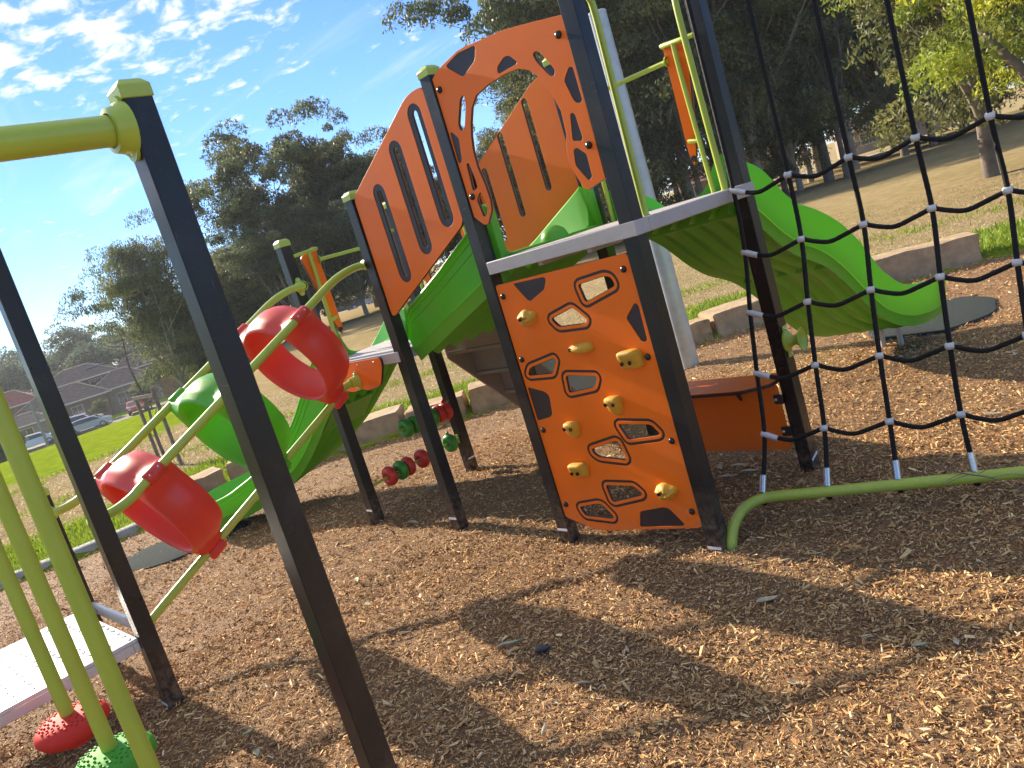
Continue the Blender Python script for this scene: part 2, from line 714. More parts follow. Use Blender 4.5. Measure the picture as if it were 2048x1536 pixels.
def through_front(through, pockets, rings):
    for h in through:
        if any(h is r for r in rings):
            yield offset_poly(h, 0.033)
        else:
            yield offset_poly(h, 0.0012)
    for h in pockets:
        yield h


CL_OUT = [(2.043, 1.485), (2.953, 1.485), (2.956, 0.12), (2.925, 0.109), (2.313, 0.059), (2.254, 0.061), (2.043, 0.126)]
CL_WIN = [[(2.615, 1.391), (2.787, 1.403), (2.822, 1.391), (2.836, 1.35), (2.63, 1.301)], [(2.373, 1.25), (2.534, 1.287), (2.608, 1.214), (2.591, 1.198), (2.412, 1.204)], [(2.092, 0.976), (2.119, 1.01), (2.314, 1.045), (2.322, 1.033), (2.275, 0.966), (2.102, 0.969)], [(2.358, 0.935), (2.373, 0.943), (2.56, 0.923), (2.563, 0.912), (2.534, 0.869), (2.356, 0.852), (2.349, 0.861)], [(2.615, 0.663), (2.818, 0.651), (2.855, 0.604), (2.838, 0.596), (2.658, 0.581), (2.647, 0.589)], [(2.389, 0.532), (2.567, 0.573), (2.585, 0.566), (2.606, 0.479), (2.593, 0.469), (2.423, 0.488), (2.395, 0.509)], [(2.413, 0.327), (2.604, 0.324), (2.642, 0.284), (2.628, 0.274), (2.441, 0.233), (2.425, 0.241)], [(2.176, 0.193), (2.326, 0.218), (2.353, 0.21), (2.406, 0.146), (2.392, 0.134), (2.2, 0.144)]]
CL_INL = [[(2.179, 1.472), (2.408, 1.468), (2.418, 1.455), (2.388, 1.407), (2.268, 1.363), (2.25, 1.372)], [(2.920, 1.253), (2.938, 1.238), (2.934, 1.071), (2.921, 1.061), (2.899, 1.068), (2.847, 1.188)], [(2.055, 0.906), (2.175, 0.87), (2.199, 0.845), (2.182, 0.742), (2.161, 0.725), (2.055, 0.708)], [(2.596, 0.184), (2.753, 0.214), (2.785, 0.208), (2.854, 0.127), (2.842, 0.117), (2.566, 0.096)]]
CL_BOLT = [(2.082, 1.418), (2.08, 1.063), (2.08, 0.653), (2.079, 0.206), (2.912, 1.415), (2.911, 0.99), (2.916, 0.566), (2.92, 0.198)]
AR_OUT = [(2.043, 2.587), (2.085, 2.607), (2.139, 2.623), (2.276, 2.646), (2.331, 2.646), (2.394, 2.639), (2.61, 2.618), (2.765, 2.588), (2.953, 2.548), (2.957, 2.547), (2.948, 1.83), (2.835, 1.805), (2.812, 1.823), (2.788, 1.888), (2.77, 1.959), (2.78, 2.021), (2.799, 2.073), (2.806, 2.178), (2.778, 2.272), (2.739, 2.35), (2.689, 2.404), (2.627, 2.432), (2.543, 2.439), (2.416, 2.433), (2.312, 2.414), (2.259, 2.371), (2.221, 2.305), (2.195, 2.241), (2.179, 2.174), (2.176, 2.094), (2.193, 1.995), (2.196, 1.913), (2.183, 1.863), (2.132, 1.806), (2.101, 1.807), (2.043, 1.862)]
AR_HOLE = [[(2.195, 2.431), (2.219, 2.445), (2.233, 2.437), (2.222, 2.39), (2.165, 2.29), (2.138, 2.292), (2.131, 2.325)], [(2.105, 2.13), (2.123, 2.131), (2.142, 2.005), (2.105, 1.988), (2.093, 1.997)], [(2.147, 1.977), (2.161, 1.884), (2.139, 1.848), (2.114, 1.848), (2.102, 1.932), (2.112, 1.95)], [(2.736, 2.457), (2.755, 2.465), (2.78, 2.451), (2.812, 2.394), (2.835, 2.354), (2.827, 2.333), (2.807, 2.333), (2.79, 2.353), (2.745, 2.424)]]
AR_INL = [[(2.175, 2.612), (2.275, 2.634), (2.396, 2.626), (2.402, 2.614), (2.376, 2.564), (2.273, 2.524), (2.255, 2.53), (2.174, 2.600)], [(2.563, 2.51), (2.596, 2.505), (2.634, 2.462), (2.624, 2.454), (2.507, 2.452), (2.497, 2.460), (2.504, 2.484)], [(2.87, 2.293), (2.915, 2.336), (2.938, 2.33), (2.940, 2.182), (2.925, 2.175), (2.9, 2.185), (2.89, 2.207)], [(2.851, 2.146), (2.864, 2.152), (2.879, 2.14), (2.885, 2.032), (2.876, 2.02), (2.833, 2.033), (2.826, 2.04)], [(2.815, 1.996), (2.836, 2.002), (2.882, 1.959), (2.879, 1.855), (2.859, 1.845), (2.848, 1.852), (2.803, 1.928)], [(2.055, 2.308), (2.071, 2.306), (2.107, 2.264), (2.08, 2.153), (2.055, 2.146), (2.050, 2.157)]]
AR_BOLT = [(2.077, 2.523), (2.91, 2.479), (2.91, 1.991), (2.079, 1.964)]

# climbing wall
wall = thing('climbing_wall', 'orange climbing board with framed holes and yellow grips between two black posts', 'climbing wall', (2.5, -0.02, 0))
win = [round_poly(p, 0.018, 4) for p in CL_WIN]
wallp = screen('board', round_poly(CL_OUT, 0.02, 4), win, [round_poly(p, 0.014, 4) for p in CL_INL], -0.020, 0.020, wall, rings=win)
for q in CL_BOLT:
    bolt((q[0], -0.0300, q[1]), (0, -1, 0), 0.0165, wall)


def hold(kind, x, z, w, h):
    """moulded grip: a lumpy half shell on the board, with bolt holes"""
    y0, nu, nv = -0.0305, 20, 8
    rng = random.Random(int(x * 1000))
    vs, fs = [], []
    for j in range(nv + 1):
        t = j / nv                              # 0 rim .. 1 crown
        for i in range(nu):
            a = 2 * math.pi * i / nu
            ca, sa = math.cos(a), math.sin(a)
            if kind == 'blob':
                rim = 1 + 0.10 * math.sin(3 * a + 1) + 0.07 * math.sin(5 * a)
                prof = (1 - t ** 1.6)
                px, pz = ca * rim * prof, sa * rim * prof
                dep = 0.052 * math.sin(t * math.pi / 2) * (1 + 0.28 * math.sin(4 * a + 2 * t * 3) * t * (1 - t) * 3)
                if t > 0.85:
                    dep -= 0.016
            elif kind == 'bar':
                prof = (1 - t ** 2.2)
                px = (abs(ca) ** 0.75) * math.copysign(1, ca) * prof
                pz = (abs(sa) ** 0.75) * math.copysign(1, sa) * prof * (0.78 + 0.22 * ca)
                dep = 0.040 * math.sin(t * math.pi / 2)
            elif kind == 'ledge':
                prof = (1 - t ** 3.2)
                px = (abs(ca) ** 0.5) * math.copysign(1, ca) * prof
                pz = (abs(sa) ** 0.5) * math.copysign(1, sa) * prof
                dep = 0.062 * math.sin(t * math.pi / 2) * (0.72 + 0.38 * max(-0.3, pz))
                pz += 0.25 * t * 0.6
            else:                                # tooth: wide top, narrow bottom
                prof = (1 - t ** 2.6)
                px = (abs(ca) ** 0.6) * math.copysign(1, ca) * prof * (0.78 + 0.3 * sa)
                pz = (abs(sa) ** 0.6) * math.copysign(1, sa) * prof
                dep = 0.055 * math.sin(t * math.pi / 2) * (0.8 + 0.3 * pz)
                pz += 0.2 * t
            dep *= 1 + rng.uniform(-0.03, 0.03)
            vs.append((x + px * w / 2, y0 - dep, z + pz * h / 2))
    for j in range(nv):
        for i in range(nu):
            fs.append((j * nu + i, j * nu + (i + 1) % nu, (j + 1) * nu + (i + 1) % nu, (j + 1) * nu + i))
    fs.append(tuple(range(nu)))
    m = MB().add(vs, fs)
    o = m.build('grip', M['hold'], wall, smooth=50)
    spots = [(-0.02, 0)] if kind == 'blob' else [(-0.24 * w, -0.10 * h), (0.10 * w, -0.10 * h)]
    if kind == 'bar':
        spots = [(-0.30 * w, 0.05 * h), (-0.05 * w, 0.08 * h)]
    if kind == 'tooth':
        spots = [(-0.26 * w, 0.18 * h), (0.16 * w, 0.16 * h)]
    for dx, dz in spots:
        yy = -0.0305 - (0.048 if kind != 'bar' else 0.036)
        MB().lathe((x + dx, yy + 0.004, z + dz), (0, -1, 0), [(0, 0.0105), (0.004, 0.0105), (0.0045, 0.0055), (0.0005, 0.005), (0.0005, 0)], 12).build('bolt_hole', M['bolt'], o)
    return o


for k, x, z, w, h in (('blob', 2.220, 1.282, 0.122, 0.092), ('bar', 2.522, 1.079, 0.165, 0.070), ('ledge', 2.818, 0.990, 0.138, 0.098),
                      ('tooth', 2.640, 0.764, 0.112, 0.104), ('tooth', 2.310, 0.648, 0.108, 0.096), ('ledge', 2.269, 0.419, 0.122, 0.086),
                      ('blob', 2.805, 0.304, 0.122, 0.088)):
    hold(k, x, z, w, h)

# arched screen over the climbing wall
arch = screen('arch_panel', AR_OUT, [round_poly(p, 0.02, 4) for p in AR_HOLE], [round_poly(p, 0.014, 4) for p in AR_INL], -0.020, 0.020, tower)
for q in AR_BOLT:
    bolt((q[0], -0.030, q[1]), (0, -1, 0), 0.0175, arch)


def slot_poly(x, z0, z1, r, n=9):
    p = []
    for k in range(n + 1):
        a = math.pi * k / n
        p.append((x + math.cos(a) * r, z1 + math.sin(a) * r))
    for k in range(n + 1):
        a = math.pi + math.pi * k / n
        p.append((x + math.cos(a) * r, z0 + math.sin(a) * r))
    return p


SP = round_poly([(1.050, 2.214), (1.441, 2.406), (1.774, 2.571), (1.846, 2.588), (1.952, 2.588), (1.952, 1.852), (1.048, 1.441)], 0.05, 4)
SLOTS = [(1.312, 1.690, 2.172), (1.578, 1.810, 2.350), (1.826, 1.915, 2.475)]
for y, nm in ((-0.018, 'front'), (1.010, 'back')):
    if nm == 'front':
        screen('sloping_panel', SP, [slot_poly(x, a, b, 0.023) for x, a, b in SLOTS], [], y, 0.020, tower)
    else:
        screen('sloping_panel', SP, [slot_poly(x - 0.02 - 0.13 * (i < 1) - 0.16 * (i == 1) - 0.12 * (i == 2), a + 0.03, b + 0.01, 0.026) for i, (x, a, b) in enumerate(SLOTS)], [], y, 0.020, tower)
fp = [o for o in tower.children if o.name.startswith('sloping_panel')][0]
# dark routed surrounds of the three slots: skin cut back round each slot
old = [c for c in fp.children if c.name.startswith('front_skin')][0]
bpy.data.objects.remove(old)
sheet('front_skin', offset_poly(SP, -0.0005), [slot_poly(x, a, b, 0.058) for x, a, b in SLOTS], 0.0032, M['orange'], fp, face_y(-0.018 - 0.0084), bevel=0.0012)


# --- entry screens with lime grab frames (one set per opening)
def entry(origin, ax, inward, top, bar=True):
    """opening of 1 m starting at origin along ax; inward = direction to the deck; top = deck height"""
    o, ax, inw = Vector(origin), Vector(ax), Vector(inward)
    fm = face_y(o.y) if abs(ax.x) > 0.5 else face_x(o.x)
    base = o.x if abs(ax.x) > 0.5 else o.y
    for s in (0, 1):
        pts = [(0.246, 0.845), (0.10, 0.78), (0.205, 0.235), (0.236, 0.155), (0.252, 0.235)]
        if s == 0:
            loc = [(base + a, top + b) for a, b in pts]
        else:
            loc = [(base + 1 - a, top + b) for a, b in pts]
        out = round_poly(loc, 0.032, 5)
        w = sheet('entry_panel', out, [], 0.014, M['core'], tower, fm, bevel=0.0015)
        n = V(0, -1, 0) if abs(ax.x) > 0.5 else V(1, 0, 0)
        sheet('front_skin', offset_poly(out, -0.0005), [], 0.0035, M['orange'], w, Matrix.Translation(n * 0.0088) @ fm, bevel=0.0012)
        sheet('back_skin', offset_poly(out, -0.0005), [], 0.0035, M['orange'], w, Matrix.Translation(n * -0.0088) @ fm, bevel=0.0012)

        def at(a, z, d=0.035):
            aa = a if s == 0 else 1 - a
            return o + ax * aa + V(0, 0, top + z) + inw * d
        bolt(at(0.228, 0.205, 0.0115), inw, 0.017, w)
        m = MB()
        m.tube([at(0.035, 0.80), at(0.235, 0.815), at(0.245, 0.815, 0.012)], 0.0135, 10)
        m.tube(smooth_path([at(0.165, 0.805), at(0.163, 0.6), at(0.150, 0.15), at(0.145, 0.0)], 4), 0.0135, 10)
        m.tube([at(0.152, 0.285), at(0.215, 0.30), at(0.222, 0.30, 0.012)], 0.0115, 8)
        m.build('grab_frame', M['lime'], tower, smooth=60)
    if bar:
        a, b = o + ax * 0.235 + V(0, 0, top + 0.735), o + ax * 0.765 + V(0, 0, top + 0.735)
        m = MB().tube([a + inw * 0.012, b + inw * 0.012], 0.0135, 10)
        m.lathe(a + inw * 0.012, ax, [(0, 0.03), (0.008, 0.03), (0.014, 0.016), (0.03, 0.0137)], 12)
        m.lathe(b + inw * 0.012, -ax, [(0, 0.03), (0.008, 0.03), (0.014, 0.016), (0.03, 0.0137)], 12)
        m.build('overhead_bar', M['lime'], tower, smooth=40)


entry((2, 1.0, 0), (1, 0, 0), (0, -1, 0), HI)
entry((0, 0.0, 0), (0, 1, 0), (1, 0, 0), LO)
entry((0, 1.0, 0), (1, 0, 0), (0, -1, 0), LO, bar=False)

# long hooked handrails at the rope-net side of the upper deck
for y, s in ((0.118, 1), (0.835, -1)):
    pts = [(3.0, y - s * 0.075, 2.63), (3.0, y - s * 0.035, 2.632), (3.0, y + s * 0.010, 2.60), (3.0, y + s * 0.024, 2.54), (3.0, y + s * 0.02, 2.30), (3.0, y, HI)]
    m = MB().tube(smooth_path(pts, 5), 0.0165, 12)
    m.lathe((3.0, y - s * 0.076, 2.63), (0, s, 0), [(0, 0.036), (0.008, 0.036), (0.016, 0.022), (0.03, 0.018)], 14)
    m.lathe((3.0, y, HI - 0.001), (0, 0, 1), [(0, 0.022), (0.004, 0.022), (0.006, 0.018)], 12)
    m.build('handrail', M['lime'], tower, smooth=50)

# stairs from the low deck, seen from behind
st = thing('stair_flight', 'grey boxed stair flight going down from the low deck behind the tower', 'stairs', (0.5, 1.5, 0))
RISE, GO, NST = LO / 5, 0.235, 5
for k in range(1, NST):
    zt = LO - RISE * k
    yb = 1.050 + GO * (k - 1)
    MB().box((0.5, yb + GO / 2, zt - 0.015), (0.80, GO + 0.02, 0.030), 0.004).build('tread', M['stair'], st)
    MB().box((0.5, yb + 0.012, zt + RISE / 2 - 0.016), (0.795, 0.018, RISE - 0.034), 0.003).build('riser', M['stair'], st)
for x in (0.085, 0.915):
    t = 0.024
    prof = [(1.050, LO - 0.02), (1.050, LO - 0.30), (1.050 + GO * 4.0, -0.1), (1.050 + GO * 4.6, -0.1), (1.050 + GO * 4.6, 0.12), (1.22, LO - 0.02)]
    MB().loft([[V(x - t / 2, a, b) for a, b in prof], [V(x + t / 2, a, b) for a, b in prof]]).build('stringer', M['stair'], st)

# ------------------------------------------------------------------ slides
M['slide_top'] = M['green']


def slide_shape(path, half, walls, thick, parent, ridges=5, ribs=True):
    """loft a moulded chute. path: points of the floor centre line; walls: (left, right) heights per point"""
    top, low = [], []
    n = len(path)
    for i, p in enumerate(path):
        d = (path[min(i + 1, n - 1)] - path[max(i - 1, 0)])
        dh = V(d.x, d.y, 0).normalized()
        side = V(dh.y, -dh.x, 0)              # right-hand side looking down the slide
        wl, wr = walls[i]
        h = half
        up = V(0, 0, 1)

        def flank(sg, w):
            # outer flank from the lip down: three moulded steps, or one smooth wall
            if not ribs:
                return [(sg * (h + 0.013), w), (sg * (h + 0.018), w - 0.008), (sg * (h + 0.018), w - 0.018), (sg * (h + 0.014), w - 0.05), (sg * (h + 0.010), w * 0.66), (sg * (h + 0.006), w * 0.50),
                        (sg * (h + 0.002), w * 0.33), (sg * (h - 0.002), w * 0.15), (sg * (h - 0.008), -thick * 0.55)]
            return [(sg * (h + 0.013), w), (sg * (h + 0.020), w - 0.010), (sg * (h + 0.020), w - 0.022), (sg * (h + 0.009), w - 0.026), (sg * (h + 0.009), w * 0.78), (sg * (h + 0.001), w * 0.76),
                    (sg * (h + 0.001), w * 0.58), (sg * (h - 0.006), w * 0.56), (sg * (h - 0.008), -thick * 0.55)]
        inner = [(-h + 0.006, wl + 0.005), (-h + 0.020, wl - 0.008), (-h + 0.040, wl * 0.45 + 0.015), (-h + 0.070, 0.020), (-h + 0.125, 0.002)]
        inner += [(-h + 0.125 + (2 * h - 0.25) * k / 6, 0.004 * math.cos(k * math.pi)) for k in range(1, 6)]
        inner += [(h - 0.125, 0.002), (h - 0.070, 0.020), (h - 0.040, wr * 0.45 + 0.015), (h - 0.020, wr - 0.008), (h - 0.006, wr + 0.005)]
        prof = flank(-1, wl)[::-1] + inner + flank(1, wr)
        top.append([p + side * u + up * w for u, w in prof])
        ns = ridges * 6
        und = [(h - 0.010, -thick * 0.55), (h - 0.022, -thick * 0.9)]
        for k in range(ns + 1):
            u = h - 0.04 - (2 * h - 0.08) * k / ns
            und.append((u, -thick - 0.030 * max(0.0, math.cos(2 * math.pi * k / 6)) ** 0.6 * 1.5 - 0.012))
        und += [(-h + 0.022, -thick * 0.9), (-h + 0.010, -thick * 0.55)]
        low.append([p + side * u + up * w for u, w in und])
    sh = MB().loft(top, caps=False, closed=False)
    for ri in (0, -1):                        # close both ends
        k0 = len(sh.v)
        a, b = top[ri], low[ri]
        sh.add(a + b, [tuple(range(len(a) + len(b)))])
    o = sh.build('chute', M['green'], parent, smooth=28)
    MB().loft(low, caps=False, closed=False).build('underside', M['green_solid'], parent, smooth=40)
    return o


# wave slide off the upper deck, running away along +Y
ZB = [(0.98, 1.585), (1.10, 1.57), (1.22, 1.50), (1.31, 1.43), (1.47, 1.295), (1.65, 1.185), (1.82, 1.125), (1.98, 1.045), (2.18, 0.895), (2.38, 0.705), (2.63, 0.51), (2.86, 0.40), (3.10, 0.325), (3.40, 0.275), (3.66, 0.26), (3.74, 0.262)]
ZT = [(0.98, 1.765), (1.10, 1.76), (1.204, 1.722), (1.339, 1.672), (1.445, 1.585), (1.50, 1.515), (1.655, 1.405), (1.82, 1.352), (1.98, 1.286), (2.2, 1.171), (2.405, 1.003), (2.60, 0.777), (2.853, 0.614), (3.034, 0.547), (3.46, 0.474), (3.74, 0.44)]
ws = thing('wave_slide', 'bright green double-wave slide running off the upper deck behind the rope net', 'slide', (2.57, 2.4, 0))
path, walls = [], []
for i in range(57):
    y = 0.985 + (3.74 - 0.985) * i / 56
    zf = lerp_table(ZB, y)
    path.append(V(2.57, y, zf + 0.0))
    w = max(0.12, lerp_table(ZT, y) - zf)
    walls.append((w, w))
for _ in range(2):
    path = [path[0]] + [V(p.x, p.y, (path[i].z + 2 * p.z + path[i + 2].z) / 4) for i, p in enumerate(path[1:-1])] + [path[-1]]
    walls = [walls[0]] + [((walls[i][0] + 2 * w[0] + walls[i + 2][0]) / 4,) * 2 for i, w in enumerate(walls[1:-1])] + [walls[-1]]
slide_shape(path, 0.365, walls, 0.045, ws, ribs=False)


def hood(cx, parent, along='y', s=1, z=HI, c=1.0, width=0.27):
    """moulded shoulder beside the slide mouth: a curved fin that falls towards the middle"""
    prof = [(0, -0.05), (0, 0.185), (0.05, 0.19), (0.10, 0.165), (0.14, 0.11), (0.18, 0.045), (0.235, 0.008), (0.30, 0.0), (0.30, -0.05)]
    pts = round_poly(prof, 0.03, 3)
    r = []
    for d in (-0.020, 0.022):
        if along == 'y':
            r.append([V(cx + s * a, c + d, z + b) for a, b in pts])
        else:
            r.append([V(c + d, cx + s * a, z + b) for a, b in pts])
    return MB().loft(r).build('shoulder', M['green'], parent, smooth=40)


hood(2.955, ws, 'y', -1, HI, 1.07)
hood(2.085, ws, 'y', 1, HI, 1.07)
leg = MB()
for x in (2.49, 2.63):
    MB().tube([(x, 3.46, 0.235), (x, 3.47, -0.1)], 0.022, 12).build('leg', M['leg'], ws, smooth=60)
MB().box((2.57, 3.46, 0.195), (0.40, 0.09, 0.03), 0.006).build('foot_bracket', M['green'], ws)
MB().box((2.57, 2.02, 0.952), (0.60, 0.030, 0.03), 0.006).build('cross_rib', M['green_solid'], ws)
MB().box((2.57, 1.062, 1.498), (0.74, 0.030, 0.085), 0.008).build('mouth_collar', M['green_solid'], ws)

# curved slide off the low deck
cs = thing('curved_slide', 'green curved slide leaving the low deck, its ribbed flank facing the tyre bridge', 'slide', (-1.0, 0.2, 0))
cl = [(0.03, .5, 1.225), (-0.10, .5, 1.21), (-0.25, .5, 1.12), (-0.55, .48, .90), (-0.9, .42, .64), (-1.2, .30, .44), (-1.5, .09, .29), (-1.74, -.16, .215), (-1.90, -.42, .20), (-1.935, -.50, .20)]
path = smooth_path(cl, 7)
nn = len(path)
walls = []
for i in range(nn):
    t = i / (nn - 1)
    w = lerp_table([(0, 0.20), (0.18, 0.26), (0.35, 0.27), (0.6, 0.22), (0.8, 0.14), (1, 0.075)], t)
    walls.append((w, w))
slide_shape(path, 0.335, walls, 0.06, cs)
hood(0.085, cs, 'x', 1, LO, -0.07)
hood(0.915, cs, 'x', -1, LO, -0.07)
for q in ((-1.62, -0.06), (-1.74, 0.03)):
    MB().tube([(q[0], q[1], 0.17), (q[0], q[1], -0.1)], 0.022, 12).build('leg', M['leg'], cs, smooth=60)
MB().box((-0.62, 0.42, 0.74), (0.30, 0.42, 0.03), 0.006, axes=(V(.80, 0, .60), V(0, 1, 0), V(-.60, 0, .80))).build('support_plate', M['green'], cs)

# ramp between the two decks
rp = thing('ramp_chute', 'short green walled ramp between the low and upper decks below the orange slotted panel', 'ramp', (1.5, 0.5, 1.2))
path, walls = [], []
for i in range(25):
    t = i / 24
    x = 1.008 + t * 1.03
    z = LO + 0.002 + (HI - LO + 0.004) * (t if t < 0.97 else 0.97 + (t - 0.97))
    path.append(V(x, 0.5, z))
    w = lerp_table([(0, 0.06), (0.025, 0.13), (0.06, 0.185), (0.10, 0.205), (0.5, 0.22), (0.9, 0.26), (0.97, 0.27), (1, 0.20)], t)
    walls.append((w, w))
slide_shape(path, 0.430, walls, 0.055, rp)
b = MB()
b.sphere((2.07, 0.50, HI + 0.004), 0.085, 20, 10, 1.0, (1, 0, 0))
b.build('dome', M['green'], rp, smooth=80)
MB().box((2.05, 0.5, HI + 0.008), (0.09, 0.80, 0.012), 0.005).build('lip', M['green'], rp)
for y in (0.075, 0.925):
    MB().loft([[V(2.035, y + a, HI + z) for a, z in ((-0.028, -0.03), (0.028, -0.03), (0.024, 0.30), (-0.024, 0.30))],
               [V(2.075, y + a, HI + z) for a, z in ((-0.028, -0.03), (0.028, -0.03), (0.024, 0.28), (-0.024, 0.28))]]).build('corner_fin', M['green'], rp)

# ------------------------------------------------------------------ sliding beads under the low deck
BEADS_R = 0.052
rails = thing('bead_rails', 'two thin lime bars under the low deck, set between its black posts to carry beads', 'bead rails', (0, 0.5, 0.4))
for z0, z1, nm in ((0.247, 0.270, 'lower'), (0.556, 0.522, 'upper')):
    m = MB().tube([(0, 0.041, z0), (0, 0.959, z1)], 0.0095, 10)
    m.build('bar', M['lime'], rails, smooth=60)
    for y, s, z in ((0.041, 1, z0), (0.959, -1, z1)):
        MB().box((0, y + s * 0.004, z), (0.030, 0.008, 0.075), 0.003).build('end_plate', M['lime'], rails)
BP = [(-0.033, 0.030), (-0.036, 0.050), (-0.026, 0.070), (0.0, 0.079), (0.026, 0.070), (0.036, 0.050), (0.033, 0.030), (0.016, 0.014), (-0.016, 0.014)]


def bead(y, z, col, label, nub=0):
    t = thing('bead', label, 'bead', (0, y, z), 'beads threaded on the lime bars')
    m = MB().lathe((0, y, z), (0, 1, 0), BP, 24, closed=True)
    m.build('disc', M['bead_' + col], t, smooth=50)
    if nub:
        MB().lathe((0.0, y, z + 0.075), (0.0, nub * 0.25, 1), [(-0.01, 0.014), (0.012, 0.012), (0.024, 0.008), (0.028, 0.0)], 10).build('knob', M['bead_' + col], t, smooth=60)
    return t


zl = lambda y: 0.247 + 0.023 * y
zu = lambda y: 0.556 - 0.034 * y
bead(0.226, zl(.226), 'red', 'red bead nearest the front post on the lower bar')
bead(0.335, zl(.335), 'green', 'green bead wedged between two red beads on the lower bar')
bead(0.408, zl(.408), 'red', 'red bead touching the green one, second red along the lower bar')
bead(0.555, zl(.555), 'red', 'red bead standing alone in the middle of the lower bar')
bead(0.865, zl(.865), 'green', 'green bead with a broken rim next to the far post on the lower bar', 1)
bead(0.505, zu(.505), 'green', 'green bead first along the upper bar from the front post')
bead(0.590, zu(.59), 'green', 'second green bead along the upper bar, half behind a black post')
bead(0.770, zu(.77), 'green', 'green bead touching the pair of red beads on the upper bar')
bead(0.845, zu(.845), 'red', 'red bead beside the green one on the upper bar')
bead(0.918, zu(.918), 'red', 'red bead with a small peg, last on the upper bar by the far post', 1)

# ------------------------------------------------------------------ bench under the upper deck
bn = thing('play_bench', 'low orange counter with front board under the upper deck between two black posts', 'bench', (2.5, 0.98, 0))
so = round_poly([(2.06, 0.80), (2.80, 0.80), (2.945, 0.90), (2.945, 1.10), (2.06, 1.10)], 0.05, 5)
sheet('seat', so, [], 0.020, M['core'], bn, Matrix.Translation((0, 0, 0.520)), bevel=0.0015)
sheet('seat_skin', offset_poly(so, -0.0005), [], 0.004, M['orange'], bn, Matrix.Translation((0, 0, 0.5315)), bevel=0.0012)
fo = round_poly([(2.055, 0.505), (2.945, 0.505), (2.945, 0.12), (2.055, 0.12)], 0.012, 3)
sheet('front_board', fo, [], 0.018, M['orange'], bn, face_y(0.955), bevel=0.002)
for x, s in ((2.935, 1), (2.065, -1)):
    for z in (0.425, 0.235):
        br = MB().box((x + s * 0.010, 0.940, z), (0.055, 0.012, 0.055), 0.004)
        b_ = br.build('bracket', M['core'], bn)
        bolt((x - s * 0.004, 0.934, z), (0, -1, 0), 0.009, b_, 'steel', 'bolt_cap', h=0.006)
m = MB()
m.loft([[V(2.70, 0.90 + 0.0, 0.508), V(2.70, 0.944, 0.508), V(2.70, 0.944, 0.43)], [V(2.715, 0.90, 0.508), V(2.715, 0.944, 0.508), V(2.715, 0.944, 0.43)]])
m.build('gusset', M['core'], bn)
for x in (2.25, 2.55, 2.82):
    bolt((x, 0.98, 0.5337), (0, 0, 1), 0.007, bn, 'steel', 'bolt_cap', h=0.003)

# ------------------------------------------------------------------ step platform and its posts
pf = thing('step_platform', 'low silver step platform with black posts at the left edge of the picture', 'platform', (0.5, -2.5, 0))
post(1, -2, 2.64, pf, ('f', 0.012))
post(0, -2, 1.115, pf)
post(1, -3, 2.40, pf)
post(0, -3, 1.20, pf)
pl = MB().box((0.5, -2.50, STEP - 0.010), (1.02, 0.912, 0.020), 0.004).build('platform_top', M['tread'], pf)
fr = MB()
for a in ((0.5, -2.0595, 1.014, 0.030), (0.5, -2.9405, 1.014, 0.030)):
    fr.box((a[0], a[1], STEP - 0.044), (a[2], a[3], 0.047), 0.003)
for x in (0.008, 0.992):
    fr.box((x, -2.5, STEP - 0.044), (0.030, 0.850, 0.047), 0.003)
fr.build('platform_frame', M['tread'], pl)
st_ = MB()
for i in range(11):
    for j in range(11):
        x = 0.09 + i * 0.088 + (j % 2) * 0.044
        y = -2.93 + j * 0.086
        if x > 0.975 or y < -2.92 or y > -2.07:
            continue
        a = V(.94, .34, 0) if (i + j) % 2 else V(.94, -.34, 0)
        st_.box((x, y, STEP + 0.002), (0.030, 0.010, 0.006), 0.0, axes=(a, V(-a.y, a.x, 0), V(0, 0, 1)))
o = st_.build('raised_studs', M['tread'], pl)
o['kind'] = 'stuff'
MB().loft([[V(0.08, -1.990, STEP - .03), V(0.94, -1.990, STEP - .03), V(0.94, -1.990, 0.60), V(0.90, -1.990, 0.60), V(0.86, -1.990, STEP + .035), V(0.08, -1.990, STEP + .035)],
           [V(0.08, -1.975, STEP - .03), V(0.94, -1.975, STEP - .03), V(0.94, -1.975, 0.60), V(0.90, -1.975, 0.60), V(0.86, -1.975, STEP + .035), V(0.08, -1.975, STEP + .035)]]).build('kick_plate', M['tread'], pf)

# ------------------------------------------------------------------ tyre-like bridge: three rails and three barrel rings
br = thing('ring_bridge', 'three sloping lime rails that rise from the step platform to the low deck', 'rail bridge', (0.5, -1, 1.2))


def zrail(y):
    return 1.080 + 0.487 * (y + 1.684)


for x, px in ((0.092, 0.041), (0.908, 0.959)):
    s = 1 if x < .5 else -1
    pts = [(px + s * 0.035, -2.0, 0.985), (px + s * 0.062, -1.985, 0.987), (x, -1.90, 0.992), (x, -1.80, 1.020), (x, -1.70, zrail(-1.70))]
    pts += [(x, y, zrail(y)) for y in (-1.3, -0.9, -0.5, -0.30)]
    pts += [(x, -0.20, 1.790), (x, -0.10, 1.810), (px + s * 0.062, -0.015, 1.813), (px + s * 0.035, 0.0, 1.813)]
    m = MB().tube(smooth_path(pts, 5), 0.0245, 14)
    m.build('upper_rail', M['lime'], br, smooth=60)
    flange((px + s * 0.0005, 0, 1.813), (s, 0, 0), 0.027, br)
    flange((px + s * 0.0005, -2, 0.985), (s, 0, 0), 0.027, br)
pts = [(0.5, -1.96, 0.195), (0.5, -1.90, 0.225), (0.5, -1.829, 0.281), (0.5, -1.3, 0.537), (0.5, -0.8, 0.778), (0.5, -0.34, 1.00), (0.5, -0.24, 1.062), (0.5, -0.17, 1.088), (0.5, -0.085, 1.092)]
MB().tube(smooth_path(pts, 5), 0.0245, 14).build('lower_rail', M['lime'], br, smooth=60)
